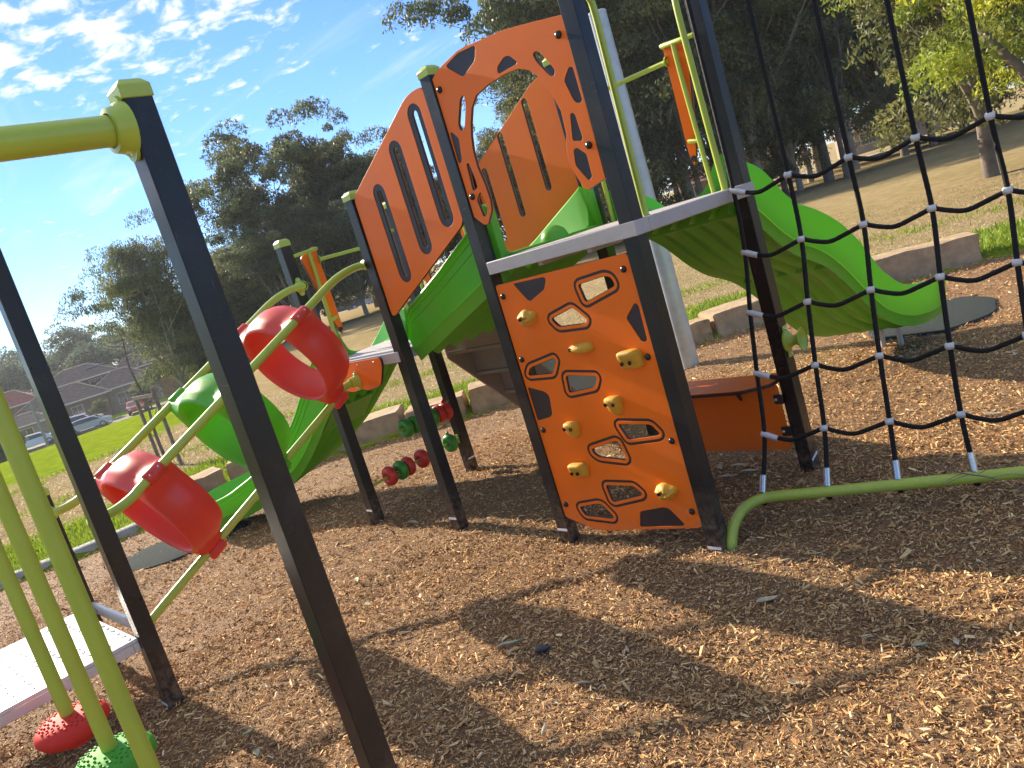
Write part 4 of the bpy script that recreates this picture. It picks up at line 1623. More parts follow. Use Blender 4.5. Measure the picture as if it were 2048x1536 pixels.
def make_grass():
    n0 = 900000
    x = RNG.uniform(-12, 6, n0)
    y = RNG.uniform(-3, 16, n0)
    d = np.hypot(x - CAMP[0], y - CAMP[1])
    bdv = bdist(x, y, BORDER)
    k = ~inside(x, y, BORDER) & view_mask(x, y, 1.5) & (bdv > 0.02) & (RNG.random(n0) < np.clip(1.15 - d / 17, 0.05, 1))
    x, y, d, bdv = x[k], y[k], d[k], bdv[k]
    n = len(x)
    nzv = vnoise(x, y, 0.9, 5) - 0.5
    g = 1 - sstep(1.7, 2.5, bdv + nzv * 1.4)
    g = np.maximum(g, np.where((x > 0.5) & (y > 5), 1 - sstep(1.2, 2.4, bdv + nzv * 1.5), 0) * 0.9)
    g = np.maximum(g, np.exp(-((bdv - 4.2 - nzv) / 0.35) ** 2) * 0.35)
    g = np.maximum(g, sstep(10.5, 13.5, -x + nzv * 4) * (1 - sstep(0.40, 0.50, (y + 3) / np.maximum(5.3 - x, 0.1))))
    g = np.clip(g + (vnoise(x, y, 3.0, 21) - 0.5) * 0.9 * np.clip(g * 2.5, 0.04, 1), 0, 1)
    pick = RNG.random(n) < g
    h = np.where(pick, 0.040, 0.012) * RNG.uniform(0.5, 1.6, n) * (1 + d * 0.03)
    w = 0.0042 * (1 + d * 0.10) * RNG.uniform(0.7, 1.4, n)
    a = RNG.uniform(0, 2 * np.pi, n)
    lean = RNG.uniform(0.1, 0.9, n) * h * np.where(pick, 1.0, 3.0)
    la = RNG.uniform(0, 2 * np.pi, n)
    z = terrain(x, y) + 0.022 + (vnoise(x, y, 1.3, 3) - 0.5) * 0.05 * np.clip(1 - np.hypot(x, y) / 40, 0, 1)
    v = np.zeros((n, 3, 3))
    v[:, 0] = np.stack([x - np.cos(a) * w, y - np.sin(a) * w, z], 1)
    v[:, 1] = np.stack([x + np.cos(a) * w, y + np.sin(a) * w, z], 1)
    v[:, 2] = np.stack([x + np.cos(la) * lean, y + np.sin(la) * lean, z + h], 1)
    f_ = np.arange(n * 3).reshape(n, 3)
    dry = np.array([.60, .47, .27]) * RNG.uniform(0.6, 1.2, (n, 1))
    grn = np.array([.21, .33, .03]) * RNG.uniform(0.6, 1.35, (n, 1)) + np.array([.10, .04, 0]) * RNG.random((n, 1))
    tone = np.where(pick[:, None], grn, dry)
    tag(np_mesh('grass', v.reshape(-1, 3), f_, grass_mat(), {'tone': np.repeat(tone, 3, 0)}, smooth=False), kind='stuff')
    print('grass', n)


make_grass()

# ------------------------------------------------------------------ rubber wear pads at the slide ends
rub = material('rubber_pad', (0.055, 0.064, 0.060), 0.95, spec=0.05, var=0.5, vscale=120, bump=0.6, bscale=220)


def pad(cx, cy, a, b, rot, label):
    m = MB()
    n = 48
    rings = []
    for s, z in ((1.0, -0.05), (0.97, 0.006), (0.80, 0.016), (0.45, 0.019), (0.1, 0.019)):
        ring_ = []
        for k in range(n):
            t = 2 * math.pi * k / n
            w = 1 + 0.05 * math.sin(3 * t + 1) + 0.03 * math.sin(7 * t)
            u, v = math.cos(t) * a * s * w, math.sin(t) * b * s * w
            ring_.append(V(cx + u * math.cos(rot) - v * math.sin(rot), cy + u * math.sin(rot) + v * math.cos(rot), z))
        rings.append(ring_)
    m.loft(rings)
    o = m.build('wear_pad', rub, None, smooth=60)
    tag(o, label, 'rubber mat', 'rubber pads at the slide ends')


pad(-2.05, -0.78, 0.62, 0.40, R(50), 'dark rubber pad in the bark at the foot of the curved slide')
pad(2.62, 4.28, 0.62, 0.48, R(80), 'dark rubber pad in the bark at the foot of the wave slide')

# ------------------------------------------------------------------ edging
M['stone'] = material('sandstone', (0.38, 0.255, 0.135), 0.9, var=0.34, vscale=7, bump=1.0, bscale=30, detail=9, dirt=0.45)
M['stone2'] = material('sandstone_pale', (0.40, 0.285, 0.165), 0.9, var=0.30, vscale=6, bump=1.0, bscale=26, detail=9, dirt=0.35)
M['conc'] = material('concrete_edge', (0.42, 0.40, 0.36), 0.85, var=0.15, vscale=8, bump=0.3, bscale=80)


def stone_block(p, q, depth, h, label, seed, mat='stone'):
    rng = random.Random(seed)
    p, q = Vector((*p, 0)), Vector((*q, 0))
    u = (q - p).normalized()
    v = V(-u.y, u.x, 0)           # away from the bark
    L_ = (q - p).length
    b = bmesh.new()
    bmesh.ops.create_cube(b, size=1.0)
    bmesh.ops.scale(b, vec=(L_ - 0.008, depth, h + 0.2), verts=b.verts)
    bmesh.ops.bevel(b, geom=b.edges[:], offset=0.012, segments=2, affect='EDGES')
    bmesh.ops.subdivide_edges(b, edges=b.edges[:], cuts=5, use_grid_fill=True)
    for w in b.verts:
        c = w.co
        nn = mnoise.noise_vector(Vector((c.x * 3.1 + seed * 7.3, c.y * 3.1, c.z * 4.0)))
        n2 = mnoise.noise_vector(Vector((c.x * 11 + seed * 3.3, c.y * 11, c.z * 13)))
        w.co = c + nn * 0.020 + n2 * 0.017
    c = (p + q) / 2 + v * depth / 2
    m4 = Matrix.Translation(c + V(0, 0, (h - 0.2) / 2)) @ Matrix((u, v, V(0, 0, 1))).transposed().to_4x4() @ Matrix.Rotation(R(rng.uniform(-1.2, 1.2)), 4, 'Y')
    bmesh.ops.transform(b, matrix=m4, verts=b.verts)
    mb = MB().bm(b)
    o = mb.build('stone_block', M[mat], None, smooth=28)
    tag(o, label, 'stone block', 'sandstone blocks edging the bark')


SB = [((-3.66, -0.22), (-3.56, 0.42), 'small end block of sandstone beside the pale concrete edging'),
      ((-3.55, 0.44), (-2.98, 1.18), 'sandstone block directly behind the exit of the curved slide'),
      ((-2.95, 1.20), (-2.24, 1.95), 'sandstone block left of the two dark posts, partly behind the curved slide'),
      ((-2.21, 1.99), (-1.69, 2.44), 'short rounded sandstone block behind the beads'),
      ((-1.63, 2.49), (-0.98, 3.17), 'long sandstone block between the bead posts and the climbing wall'),
      ((-0.95, 3.21), (-0.36, 3.88), 'sandstone block hidden mostly behind the climbing wall'),
      ((-0.33, 3.92), (0.20, 4.62), 'sandstone block just behind the foot of the steel pole'),
      ((0.225, 4.66), (0.80, 5.42), 'sandstone block right of the steel pole, behind the net'),
      ((0.83, 5.46), (1.34, 6.14), 'sandstone block hidden behind the middle of the wave slide'),
      ((1.38, 6.18), (2.32, 6.80), 'long pale sandstone block beyond the end of the wave slide')]
for i, (p, q, lab) in enumerate(SB):
    stone_block(p, q, 0.42 + 0.05 * ((i * 7) % 3), 0.225 + 0.02 * ((i * 5) % 3) + (0.06 if i == 9 else 0), lab, i + 1, 'stone2' if i in (7, 9, 2) else 'stone')

ed = MB()
pts = [(-3.86, -6.5), (-3.84, -3.0), (-3.80, -1.85), (-3.62, -1.23), (-3.54, -0.60), (-3.60, -0.24)]
P_ = smooth_path([(x, y, 0) for x, y in pts], 5)
rings = []
for i, p in enumerate(P_):
    d = (P_[min(i + 1, len(P_) - 1)] - P_[max(0, i - 1)]).normalized()
    s = V(-d.y, d.x, 0)
    rings.append([p + s * a + V(0, 0, b) for a, b in ((-0.01, -.1), (-0.01, .055), (0.01, .066), (0.105, .066), (0.12, .055), (0.12, -.1))])
ed.loft(rings)
tag(ed.build('kerb', M['conc'], None, smooth=30), 'pale concrete edging strip between the bark and the grass at the left', 'kerb')

# ------------------------------------------------------------------ trees
LEAF = {}


def leaf_mat(name, trans):
    m = material(name, (0.06, 0.08, 0.03), 0.55, attr='tone', trans=trans, spec=0.35)
    return m


LEAF['gum'] = leaf_mat('gum_leaf', 0.42)
LEAF['acacia'] = leaf_mat('acacia_leaf', 0.40)
M['bark'] = material('gum_bark', (0.17, 0.135, 0.105), 0.9, var=0.45, vscale=2.2, bump=0.8, bscale=14, detail=7)
M['pale_bark'] = material('pale_gum_bark', (0.34, 0.29, 0.23), 0.9, var=0.40, vscale=1.6, bump=0.6, bscale=12, detail=7)


def tree_mesh(seed, H, spread, trunk_r, bare, nleaf, leaf, clump_r, tones, forks=5, droop=0.5, lean=0.0, flat=0.75, low=0.0, fill=0):
    """returns (trunk mesh, crown mesh); H height, bare = height of the first limb"""
    rng = random.Random(seed)
    nr = np.random.default_rng(seed)
    mb = MB()
    tips = []

    def limb(p, d, length, r, depth):
        pts, n = [p], 5
        q, dd = p.copy(), d.copy()
        for k in range(n):
            dd = (dd + V(rng.uniform(-.22, .22), rng.uniform(-.22, .22), rng.uniform(-.05, .22))).normalized()
            q = q + dd * length / n
            pts.append(q.copy())
        mb.tube(pts, r, 7 if depth < 2 else 4, False, taper=[r * (1 - 0.62 * k / n) for k in range(n + 1)])
        if depth >= 3 or r < 0.012 * H / 10:
            tips.append((q, dd, length))
            return
        m = rng.choice((2, 3, 3)) if depth else forks
        for k in range(m):
            ax = V(rng.uniform(-1, 1), rng.uniform(-1, 1), rng.uniform(-.2, .35)).normalized()
            nd = (dd * rng.uniform(.45, 1.0) + ax * spread * rng.uniform(.6, 1.1)).normalized()
            if nd.z < low:
                nd.z = low + abs(nd.z) * .3
                nd.normalize()
            t = rng.randint(3, n)
            limb(pts[t], nd, length * rng.uniform(.52, .80), r * (1 - .62 * t / n) * rng.uniform(.55, .80), depth + 1)
        tips.append((q, dd, length * .8))

    base = V(0, 0, -0.4)
    top = V(lean * bare, rng.uniform(-.1, .1) * bare, bare)
    pts = [base, V(0, 0, 0.0), V(lean * bare * .3, 0, bare * .4), top]
    pts = smooth_path(pts, 4)
    mb.tube(pts, trunk_r, 10, False, taper=[trunk_r * (1.28 if i < 3 else 1.0 - .035 * i) for i in range(len(pts))])
    for k in range(forks):
        a = 2 * math.pi * (k + rng.random()) / forks
        tilt = rng.uniform(.25, .95) * spread
        d = V(math.cos(a) * tilt, math.sin(a) * tilt, 1).normalized()
        limb(top - V(0, 0, rng.uniform(0, bare * .25)), d, (H - bare) * rng.uniform(.42, .62), trunk_r * rng.uniform(.42, .62), 1)
    limb(top, V(lean * .4, 0, 1).normalized(), (H - bare) * .60, trunk_r * .7, 1)
    tw = nr
    T = np.array([[*t[0]] for t in tips])
    # normalise height
    zmax = T[:, 2].max()
    k_ = H / (zmax + clump_r * .5)
    T = T * k_
    nt_ = len(T)
    # clumps: every tip carries 1-3 loose umbrella-shaped tufts
    ncl = max(1, int(2.2 * nt_))
    ci = nr.integers(0, nt_, ncl)
    C = T[ci] + nr.normal(0, clump_r * .45, (ncl, 3)) * np.array([1, 1, .55])
    if fill:
        # leafy side shoots lower down, spread through the body of the tree
        fz = nr.uniform(.16, .80, fill) * H
        fa, fr = nr.uniform(0, 2 * np.pi, fill), np.sqrt(nr.uniform(.05, 1, fill)) * H * .26
        C = np.concatenate([C, np.stack([np.cos(fa) * fr, np.sin(fa) * fr, fz], 1)])
        ncl += fill
    CR = clump_r * nr.uniform(.5, 1.15, ncl)
    li = nr.integers(0, ncl, nleaf)
    th = nr.uniform(0, 2 * np.pi, nleaf)
    u = nr.uniform(-.45, 1, nleaf)
    rad_ = nr.uniform(.35, 1, nleaf) ** .5
    s = np.sqrt(np.clip(1 - u * u, 0, 1))
    off = np.stack([np.cos(th) * s, np.sin(th) * s, u * flat], 1) * (rad_ * CR[li])[:, None]
    P = C[li] + off + nr.normal(0, .06 * clump_r, (nleaf, 3))
    ln = leaf * nr.uniform(.6, 1.5, nleaf)
    wd = ln * nr.uniform(.28, .5, nleaf)
    d = nr.normal(0, 1, (nleaf, 3))
    d[:, 2] -= droop * 2
    d /= np.linalg.norm(d, axis=1)[:, None]
    sd_ = np.cross(d, nr.normal(0, 1, (nleaf, 3)))
    sd_ /= np.linalg.norm(sd_, axis=1)[:, None] + 1e-9
    v = np.stack([P - d * (ln * .5)[:, None], P + sd_ * (wd * .5)[:, None], P + d * (ln * .5)[:, None], P - sd_ * (wd * .5)[:, None]], 1)
    fq = np.arange(nleaf * 4).reshape(nleaf, 4)
    tones = np.array(tones)
    ctone = tones[nr.integers(0, len(tones), ncl)] * nr.uniform(.65, 1.35, (ncl, 1))
    tone = ctone[li] * nr.uniform(.7, 1.35, (nleaf, 1)) * np.array([2.0, 2.0, 2.05])
    trunk = bpy.data.meshes.new('trunk')
    trunk.from_pydata([(a * k_, b * k_, c * k_) for a, b, c in mb.v], [], mb.f)
    trunk.polygons.foreach_set('use_smooth', [True] * len(trunk.polygons))
    crown = bpy.data.meshes.new('crown')
    crown.from_pydata(v.reshape(-1, 3).tolist(), [], fq.tolist())
    ca = crown.color_attributes.new('tone', 'FLOAT_COLOR', 'POINT')
    c4 = np.ones((nleaf * 4, 4), np.float32)
    c4[:, :3] = np.repeat(tone, 4, 0)
    ca.data.foreach_set('color', c4.ravel())
    return trunk, crown


GUM = [(.052, .066, .026), (.066, .078, .034), (.044, .056, .024), (.080, .088, .036), (.058, .064, .036)]
OLIVE = [(.075, .080, .026), (.092, .094, .030), (.060, .070, .026)]
BLUE = [(.050, .068, .040), (.060, .078, .046), (.044, .060, .034)]
ACA = [(.165, .180, .016), (.20, .20, .018), (.125, .150, .018), (.10, .125, .020)]
KINDS = {}


def kind(name, leafm, barkm, **k):
    t, c = tree_mesh(**k)
    t.materials.append(M[barkm])
    c.materials.append(LEAF[leafm])
    KINDS[name] = (t, c, k['H'])


kind('gum_a', 'gum', 'bark', seed=3, H=13, spread=.75, trunk_r=.26, bare=4.2, nleaf=46000, leaf=.17, clump_r=.95, tones=GUM)
kind('gum_b', 'gum', 'pale_bark', seed=11, H=13, spread=.62, trunk_r=.24, bare=5.0, nleaf=44000, leaf=.17, clump_r=.85, tones=GUM + OLIVE[:1])
kind('gum_c', 'gum', 'bark', seed=23, H=13, spread=.95, trunk_r=.30, bare=3.0, nleaf=50000, leaf=.17, clump_r=1.05, tones=GUM + BLUE)
kind('gum_d', 'gum', 'pale_bark', seed=31, H=13, spread=.5, trunk_r=.20, bare=5.5, nleaf=34000, leaf=.17, clump_r=.75, tones=OLIVE + GUM)
kind('low', 'gum', 'bark', seed=41, H=7, spread=1.1, trunk_r=.20, bare=1.3, nleaf=40000, leaf=.15, clump_r=.80, tones=OLIVE + GUM, low=-.1, fill=40)
kind('forked', 'gum', 'bark', seed=47, H=6, spread=.8, trunk_r=.20, bare=1.5, nleaf=30000, leaf=.12, clump_r=.6, tones=OLIVE, forks=3, low=.2, fill=40)
kind('dense', 'gum', 'pale_bark', seed=77, H=12, spread=.85, trunk_r=.20, bare=1.8, nleaf=64000, leaf=.16, clump_r=1.0, tones=GUM + OLIVE, forks=8, low=-.2, fill=110)
kind('screen', 'gum', 'bark', seed=83, H=12, spread=.55, trunk_r=.18, bare=2.6, nleaf=52000, leaf=.16, clump_r=.85, tones=OLIVE + GUM, forks=7, low=-.1, fill=110)
kind('far', 'gum', 'bark', seed=51, H=11, spread=.85, trunk_r=.25, bare=2.5, nleaf=16000, leaf=.30, clump_r=1.1, tones=BLUE)
kind('yellow', 'acacia', 'bark', seed=61, H=8.5, spread=1.05, trunk_r=.24, bare=1.5, nleaf=80000, leaf=.10, clump_r=.60, tones=ACA, forks=6, low=-.15, lean=-.10, fill=60)


def tree(kd, x, y, h, rot, label, name='gum_tree', group=None, wide=1.0):
    t, c, H = KINDS[kd]
    o = thing(name, label, 'tree', (x, y, float(terrain(x, y))), group)
    s = h / H
    o.rotation_euler = (0, 0, rot)
    o.scale = (s * wide, s * wide, s)
    for nm, me_ in (('trunk', t), ('crown', c)):
        q = bpy.data.objects.new(nm, me_)
        COL.objects.link(q)
        q.parent = o
    return o
G1 = 'gum trees standing across the field'
GL = 'one of the dark gum trees in the grove behind the tower'


def grove(x, y):
    b = (y + 3) / (5.3 - x)
    if b < 0.78:
        return 'one of the dark gums massed in the left grove behind the rings', 'dark gums of the left grove'
    if b < 1.15:
        return 'one of the dark gums massed behind the orange panels and the upper deck', 'dark gums behind the panels'
    if y < 45:
        return 'one of the dark gums massed behind the wave slide and the rope net', 'dark gums behind the net'
    return 'one of the farthest gums along the pale path behind the grove', 'farthest gums by the path'


TREES = [
    ('gum_a', -33.4, 19.6, 13.3, 0.3, 'tall gum whose rounded crown tops the left grove, left of the slotted panel', 1.05),
    ('gum_c', -31.4, 17.6, 8.6, 1.9, 'shorter gum at the left edge of the left grove beside the red ring', 1.1),
    ('gum_d', -34.2, 23.2, 13.0, 2.2, 'slim gum with a small separate tuft above the left grove', .8),
    ('gum_b', -33.2, 26.2, 11.4, 4.0, 'gum right of the slim tufted gum, behind the slotted panel', 1.1),
    ('gum_a', -36.0, 29.6, 10.0, 5.2, None, 1.1),
    ('gum_c', -40.1, 28.1, 11.6, .8, None, 1.0),
    ('gum_c', -31.0, 30.0, 8.3, 3.1, None, 1.0),
    ('gum_b', -27.2, 29.5, 6.6, 1.1, None, 1.15),
    ('gum_a', -24.2, 33.6, 12.2, 2.9, 'gum whose crown rises just above the right shoulder of the arched panel', .8),
    ('dense', -38.0, 13.4, 11.6, 2.6, 'broad lone gum left of the grove, in front of the brown house', 0.74),
    ('low', -40.6, 16.6, 6.6, 1.2, 'low gum filling the gap between the broad lone gum and the grove', 1.0),
    ('gum_c', -40.8, 19.5, 8.8, 4.4, None, 1.1),
    ('gum_a', -18.2, 28.0, 15.6, .6, 'tall gum rising just left of the steel pole', 1.0),
    ('gum_b', -14.6, 27.8, 16.0, 3.6, 'tall gum rising right behind the steel pole', 1.0),
    ('gum_c', -16.4, 33.0, 15.0, 5.0, None, 1.0),
    ('gum_d', -12.2, 29.6, 16.0, 2.0, 'gum with bare pale stems left of the first net rope', 1.1),
    ('gum_a', -11.0, 33.2, 15.6, 4.1, 'tall dark gum behind the middle of the net', 1.0),
    ('gum_b', -11.6, 37.6, 14.2, .2, None, 1.05),
    ('gum_c', -9.6, 38.5, 11.2, 1.4, 'gum with a domed top lower than its neighbours, right of the net middle', 1.05),
    ('gum_a', -10.2, 44.3, 11.6, 2.7, None, 1.1),
    ('gum_c', -10.0, 49.4, 10.0, 3.9, None, 1.1),
    ('gum_b', -17.7, 47.0, 15.4, 5.8, None, 1.0),
    ('gum_a', -24.2, 41.4, 16.0, 1.7, None, 1.0),
    ('gum_b', -25.0, 48.8, 15.5, .9, None, 1.0),
    ('gum_c', -20.5, 36.5, 14.5, 2.4, None, 1.0),
    ('gum_d', -22.0, 31.5, 13.5, 5.5, None, 1.0),
    ('low', -15.6, 25.8, 6.2, .5, 'low bushy gum with pale stems behind the wave slide', 1.1),
    ('low', -12.6, 32.2, 5.6, 2.8, None, 1.2),
    ('low', -19.8, 29.5, 6.5, 4.6, None, 1.1),
    ('low', -24.5, 29.2, 6.4, 3.3, None, 1.1),
    ('low', -29.0, 27.6, 6.0, .9, None, 1.1),
    ('low', -34.8, 21.2, 6.2, 5.1, None, 1.2),
    ('low', -36.6, 24.8, 6.6, 2.1, None, 1.2),
    ('low', -37.0, 18.0, 5.4, 1.6, None, 1.3),
    ('gum_d', -13.8, 37.4, 12.5, 4.9, None, 1.1),
    ('gum_d', -30.2, 24.6, 9.5, 3.7, None, 1.0),
    ('gum_d', -30.5, 33.5, 7.0, 1.3, None, 1.0),
    ('low', -9.4, 52.0, 6.0, 5.9, 'low gum at the far right end of the grove by the pale path', 1.1),
    ('low', -15.2, 52.5, 6.6, 3.0, None, 1.2),
    ('low', -21.0, 50.0, 7.0, .2, None, 1.2),
    ('low', -30.0, 44.0, 7.0, 1.2, None, 1.2),
    ('gum_a', -5.8, 55.0, 13.0, 2.2, None, 1.0),
    ('low', -3.2, 50.0, 6.0, 1.7, None, 1.2),
    ('dense', -15.6, 26.6, 11.5, .5, None, 1.0), ('screen', -13.2, 26.4, 13.0, 1.6, None, 1.0), ('dense', -11.6, 31.6, 12.0, 2.9, None, 1.0), ('screen', -9.6, 31.8, 12.5, 4.2, None, .95),
    ('dense', -19.6, 28.6, 11.0, 5.3, None, 1.0), ('screen', -21.5, 27.2, 8.2, .9, None, 1.05), ('dense', -24.6, 27.4, 6.4, 2.0, None, 1.2), ('dense', -28.8, 26.0, 6.2, 3.1, None, 1.25),
    ('dense', -9.4, 42.0, 11.0, 4.0, None, 1.1), ('dense', -8.6, 47.0, 9.5, 5.0, None, 1.1), ('screen', -13.6, 42.5, 14.0, .3, None, 1.05), ('dense', -18.0, 43.0, 14.0, 1.3, None, 1.1),
    ('dense', -32.6, 22.2, 8.2, 2.5, None, 1.1), ('dense', -35.5, 18.6, 7.4, 3.7, None, 1.15), ('screen', -33.6, 24.6, 10.2, 4.7, None, 1.1), ('dense', -36.6, 21.6, 9.6, 5.7, None, 1.1),
    ('dense', -38.6, 15.2, 7.8, .6, None, 1.15), ('dense', -7.0, 60.0, 11.0, 2.6, None, 1.2), ('dense', -14.0, 62.0, 12.0, 3.4, None, 1.2), ('dense', 1.5, 58.0, 10.5, 4.4, None, 1.2),
    ('dense', 9.0, 54.0, 10.0, 5.4, None, 1.2), ('dense', 16.0, 50.0, 11.0, .4, None, 1.2), ('dense', 24.0, 46.0, 10.0, 1.4, None, 1.2),
]
for kd, x, y, h, rz, lab, wd in TREES:
    if x < -29 and y < 34:
        h *= 0.87
    gl, gg = grove(x, y)
    tree(kd, x, y, h, rz, lab or gl, 'gum_tree', G1 if lab else gg, wd)
tree('forked', -0.05, 16.2, 6.4, 0.9, 'dark leafy tree with a forked trunk standing on the dry grass at the right edge', 'gum_tree', None, 1.0)
for x, y, h, rz, lab in ((2.05, 12.6, 7.4, 2.6, 'near yellow-green wattle whose bright crown hangs in at the top right corner'),
                         (2.9, 20.5, 8.2, 2.3, 'second yellow-green wattle further back, cut by the right edge')):
    tree('yellow', x, y, h, rz, lab, 'wattle_tree', 'wattles on the dry grass')
FAR = [(-129, 35.5, 11.2, 1.2), (-141, 30.0, 8.6, .3), (-150, 27.5, 11, 2.2), (-119, 35.8, 8.4, 3.2), (-124, 29.5, 8.0, 4.4), (-136, 26.0, 8.2, 5.1), (-146, 36.0, 9.5, .9), (-112, 39.0, 8.5, 2.9), (-155, 18, 9, 1), (-150, 8, 10, 4), (-160, -5, 10, 2),
       (-116, 31.0, 7.6, 1.9), (-108, 44.0, 8.6, .1), (-128, 22.0, 8.8, 3.8), (-133, 14.0, 9.5, 5.6)]
for x, y, h, rz in FAR:
    lab = 'hazy blue-grey gum on the skyline behind the house roofs'
    if (x, y) == (-129, 35.5):
        lab = 'highest hazy gum on the skyline, a rounded dome above the brown house'
    tree('far', x, y, h + 1.6, rz, lab, 'gum_tree', 'hazy gums behind the houses', 1.15)

# bushes by the road at the far left
BUSH = [(-62, 6.6, 3.4, .2), (-60, 8.6, 3.0, 1.5), (-66, 9.6, 3.8, 2.4), (-58.5, 5.0, 3.0, 4.2), (-70, 8.0, 4.4, 3.3), (-57, 3.0, 3.4, 5.2), (-63, 3.5, 4.0, .9), (-86, 27.5, 3.2, 2.2), (-90, 31.5, 4.2, 3.9), (-88, 34.0, 4.6, 1.1), (-93, 24.5, 2.6, 4.9)]
for x, y, h, rz in BUSH:
    tree('low', x, y, h, rz, 'dark rounded roadside bush at the far left below the red roof' if y < 15 else 'dark rounded bush in front of the brown house', 'roadside_bush', 'bushes by the road' if y < 15 else 'bushes before the brown house')

# ------------------------------------------------------------------ houses
M['tile_brown'] = material('brown_roof_tile', (0.145, 0.100, 0.075), 0.85, var=0.3, vscale=2.0, bump=0.5, bscale=6)
M['tile_red'] = material('red_roof_tile', (0.25, 0.072, 0.05), 0.85, var=0.2, vscale=2.0, bump=0.5, bscale=6)
M['brick'] = material('brown_brick', (0.23, 0.135, 0.090), 0.9, var=0.2, vscale=3, bump=0.3, bscale=10)
M['brick_pale'] = material('pale_brick', (0.33, 0.25, 0.185), 0.9, var=0.2, vscale=3, bump=0.3, bscale=10)
M['glass'] = material('window_glass', (0.03, 0.035, 0.04), 0.08, spec=0.8)
M['trim'] = material('cream_trim', (0.55, 0.49, 0.40), 0.6)
M['solar'] = material('solar_panel', (0.16, 0.24, 0.34), 0.15, spec=0.8)
M['asphalt'] = material('asphalt', (0.055, 0.055, 0.055), 0.9, var=0.2, vscale=3)


def hip_roof(parent, c, sx, sy, z, h, ridge, mat, ov=0.5, ax=0, courses=True):
    """hipped roof with ridge along local x"""
    ux, uy = V(math.cos(ax), math.sin(ax), 0), V(-math.sin(ax), math.cos(ax), 0)
    c = Vector((c[0], c[1], 0))

    def p(a, b, zz):
        return c + ux * a + uy * b + V(0, 0, zz)
    X, Y = sx / 2 + ov, sy / 2 + ov
    rx = ridge / 2
    m = MB()
    vs = [p(-X, -Y, z), p(X, -Y, z), p(X, Y, z), p(-X, Y, z), p(-rx, 0, z + h), p(rx, 0, z + h)]
    m.add(vs, [(0, 1, 5, 4), (1, 2, 5), (2, 3, 4, 5), (3, 0, 4), (3, 2, 1, 0)])
    r = m.build('roof', mat, parent, smooth=10)
    # fascia and ridge caps
    e = MB()
    cor = [p(-X, -Y, z), p(X, -Y, z), p(X, Y, z), p(-X, Y, z)]
    for i in range(4):
        a, b = cor[i], cor[(i + 1) % 4]
        e.tube([a - V(0, 0, .06), b - V(0, 0, .06)], 0.09, 4, True)
    e.build('gutter', M['trim'], r, smooth=10)
    k = MB()
    for a, b in ((vs[0], vs[4]), (vs[3], vs[4]), (vs[1], vs[5]), (vs[2], vs[5]), (vs[4], vs[5])):
        k.tube([a + V(0, 0, .03), b + V(0, 0, .03)], 0.11, 5, True)
    k.build('ridge_cap', M['tile_cap'], r, smooth=10)
    # tile courses as real steps
    t = MB()
    n = 9
    for f_ in ((0, 1, 5, 4), (2, 3, 4, 5), (1, 2, 5, 5), (3, 0, 4, 4)):
        A, B, C_, D = (vs[i] for i in f_)
        for q in range(1, n):
            u = q / n
            t.tube([A.lerp(D, u) + V(0, 0, .015), B.lerp(C_, u) + V(0, 0, .015)], 0.035, 3, False)
    o = t.build('tile_courses', mat, r, smooth=10)
    o['kind'] = 'stuff'
    return r


M['tile_cap'] = material('ridge_tile', (0.26, 0.185, 0.13), 0.85, var=0.2, vscale=3)


def block(parent, c, sx, sy, z0, z1, mat, ax=0, name='wall'):
    ux, uy = V(math.cos(ax), math.sin(ax), 0), V(-math.sin(ax), math.cos(ax), 0)
    return MB().box((c[0], c[1], (z0 + z1) / 2), (sx, sy, z1 - z0), 0, axes=(ux, uy, V(0, 0, 1))).build(name, mat, parent, smooth=10)


def window(parent, c, sx, ax, off_u, side, z, w, h, sy):
    ux, uy = V(math.cos(ax), math.sin(ax), 0), V(-math.sin(ax), math.cos(ax), 0)
    p = Vector((c[0], c[1], z)) + ux * off_u + uy * side * (sy / 2 + 0.02)
    m = MB()
    for a, b, ww, hh in ((0, h / 2, w + .16, .09), (0, -h / 2, w + .16, .09), (-w / 2, 0, .09, h), (w / 2, 0, .09, h), (0, 0, .06, h)):
        m.box(p + ux * a + V(0, 0, b), (ww, .10, hh), 0, axes=(ux, uy, V(0, 0, 1)))
    f = m.build('window', M['trim'], parent, smooth=10)
    MB().box(p, (w, .05, h), 0, axes=(ux, uy, V(0, 0, 1))).build('pane', M['glass'], f, smooth=10)


# the big brown house: long low wings and an upper storey, seen beyond the crest
AX = R(68)
AXH = AX
hb = thing('brown_house', 'large brown brick house with stepped tiled roofs beyond the grass at the left', 'house', (-102, 28, -4.2))
ZG = -5.6
block(hb, (-103.5, 24.0), 10, 8, ZG, -1.35, M['brick'], AX)
hip_roof(hb, (-103.5, 24.0), 10, 8, -1.35, 2.0, 4.0, M['tile_brown'], .6, AX)
block(hb, (-101.5, 30.6), 7.5, 7.5, ZG, -1.25, M['brick_pale'], AX)
hip_roof(hb, (-101.5, 30.6), 7.5, 7.5, -1.25, 1.9, 1.6, M['tile_brown'], .6, AX)
block(hb, (-107.2, 27.6), 8.5, 7, ZG, 0.75, M['brick'], AX)
hip_roof(hb, (-107.2, 27.6), 8.5, 7, 0.75, 1.7, 3.0, M['tile_brown'], .6, AX)
block(hb, (-104.6, 33.6), 5.5, 5.5, ZG, 0.2, M['brick'], AX)
hip_roof(hb, (-104.6, 33.6), 5.5, 5.5, 0.2, 1.7, .6, M['tile_brown'], .5, AX)
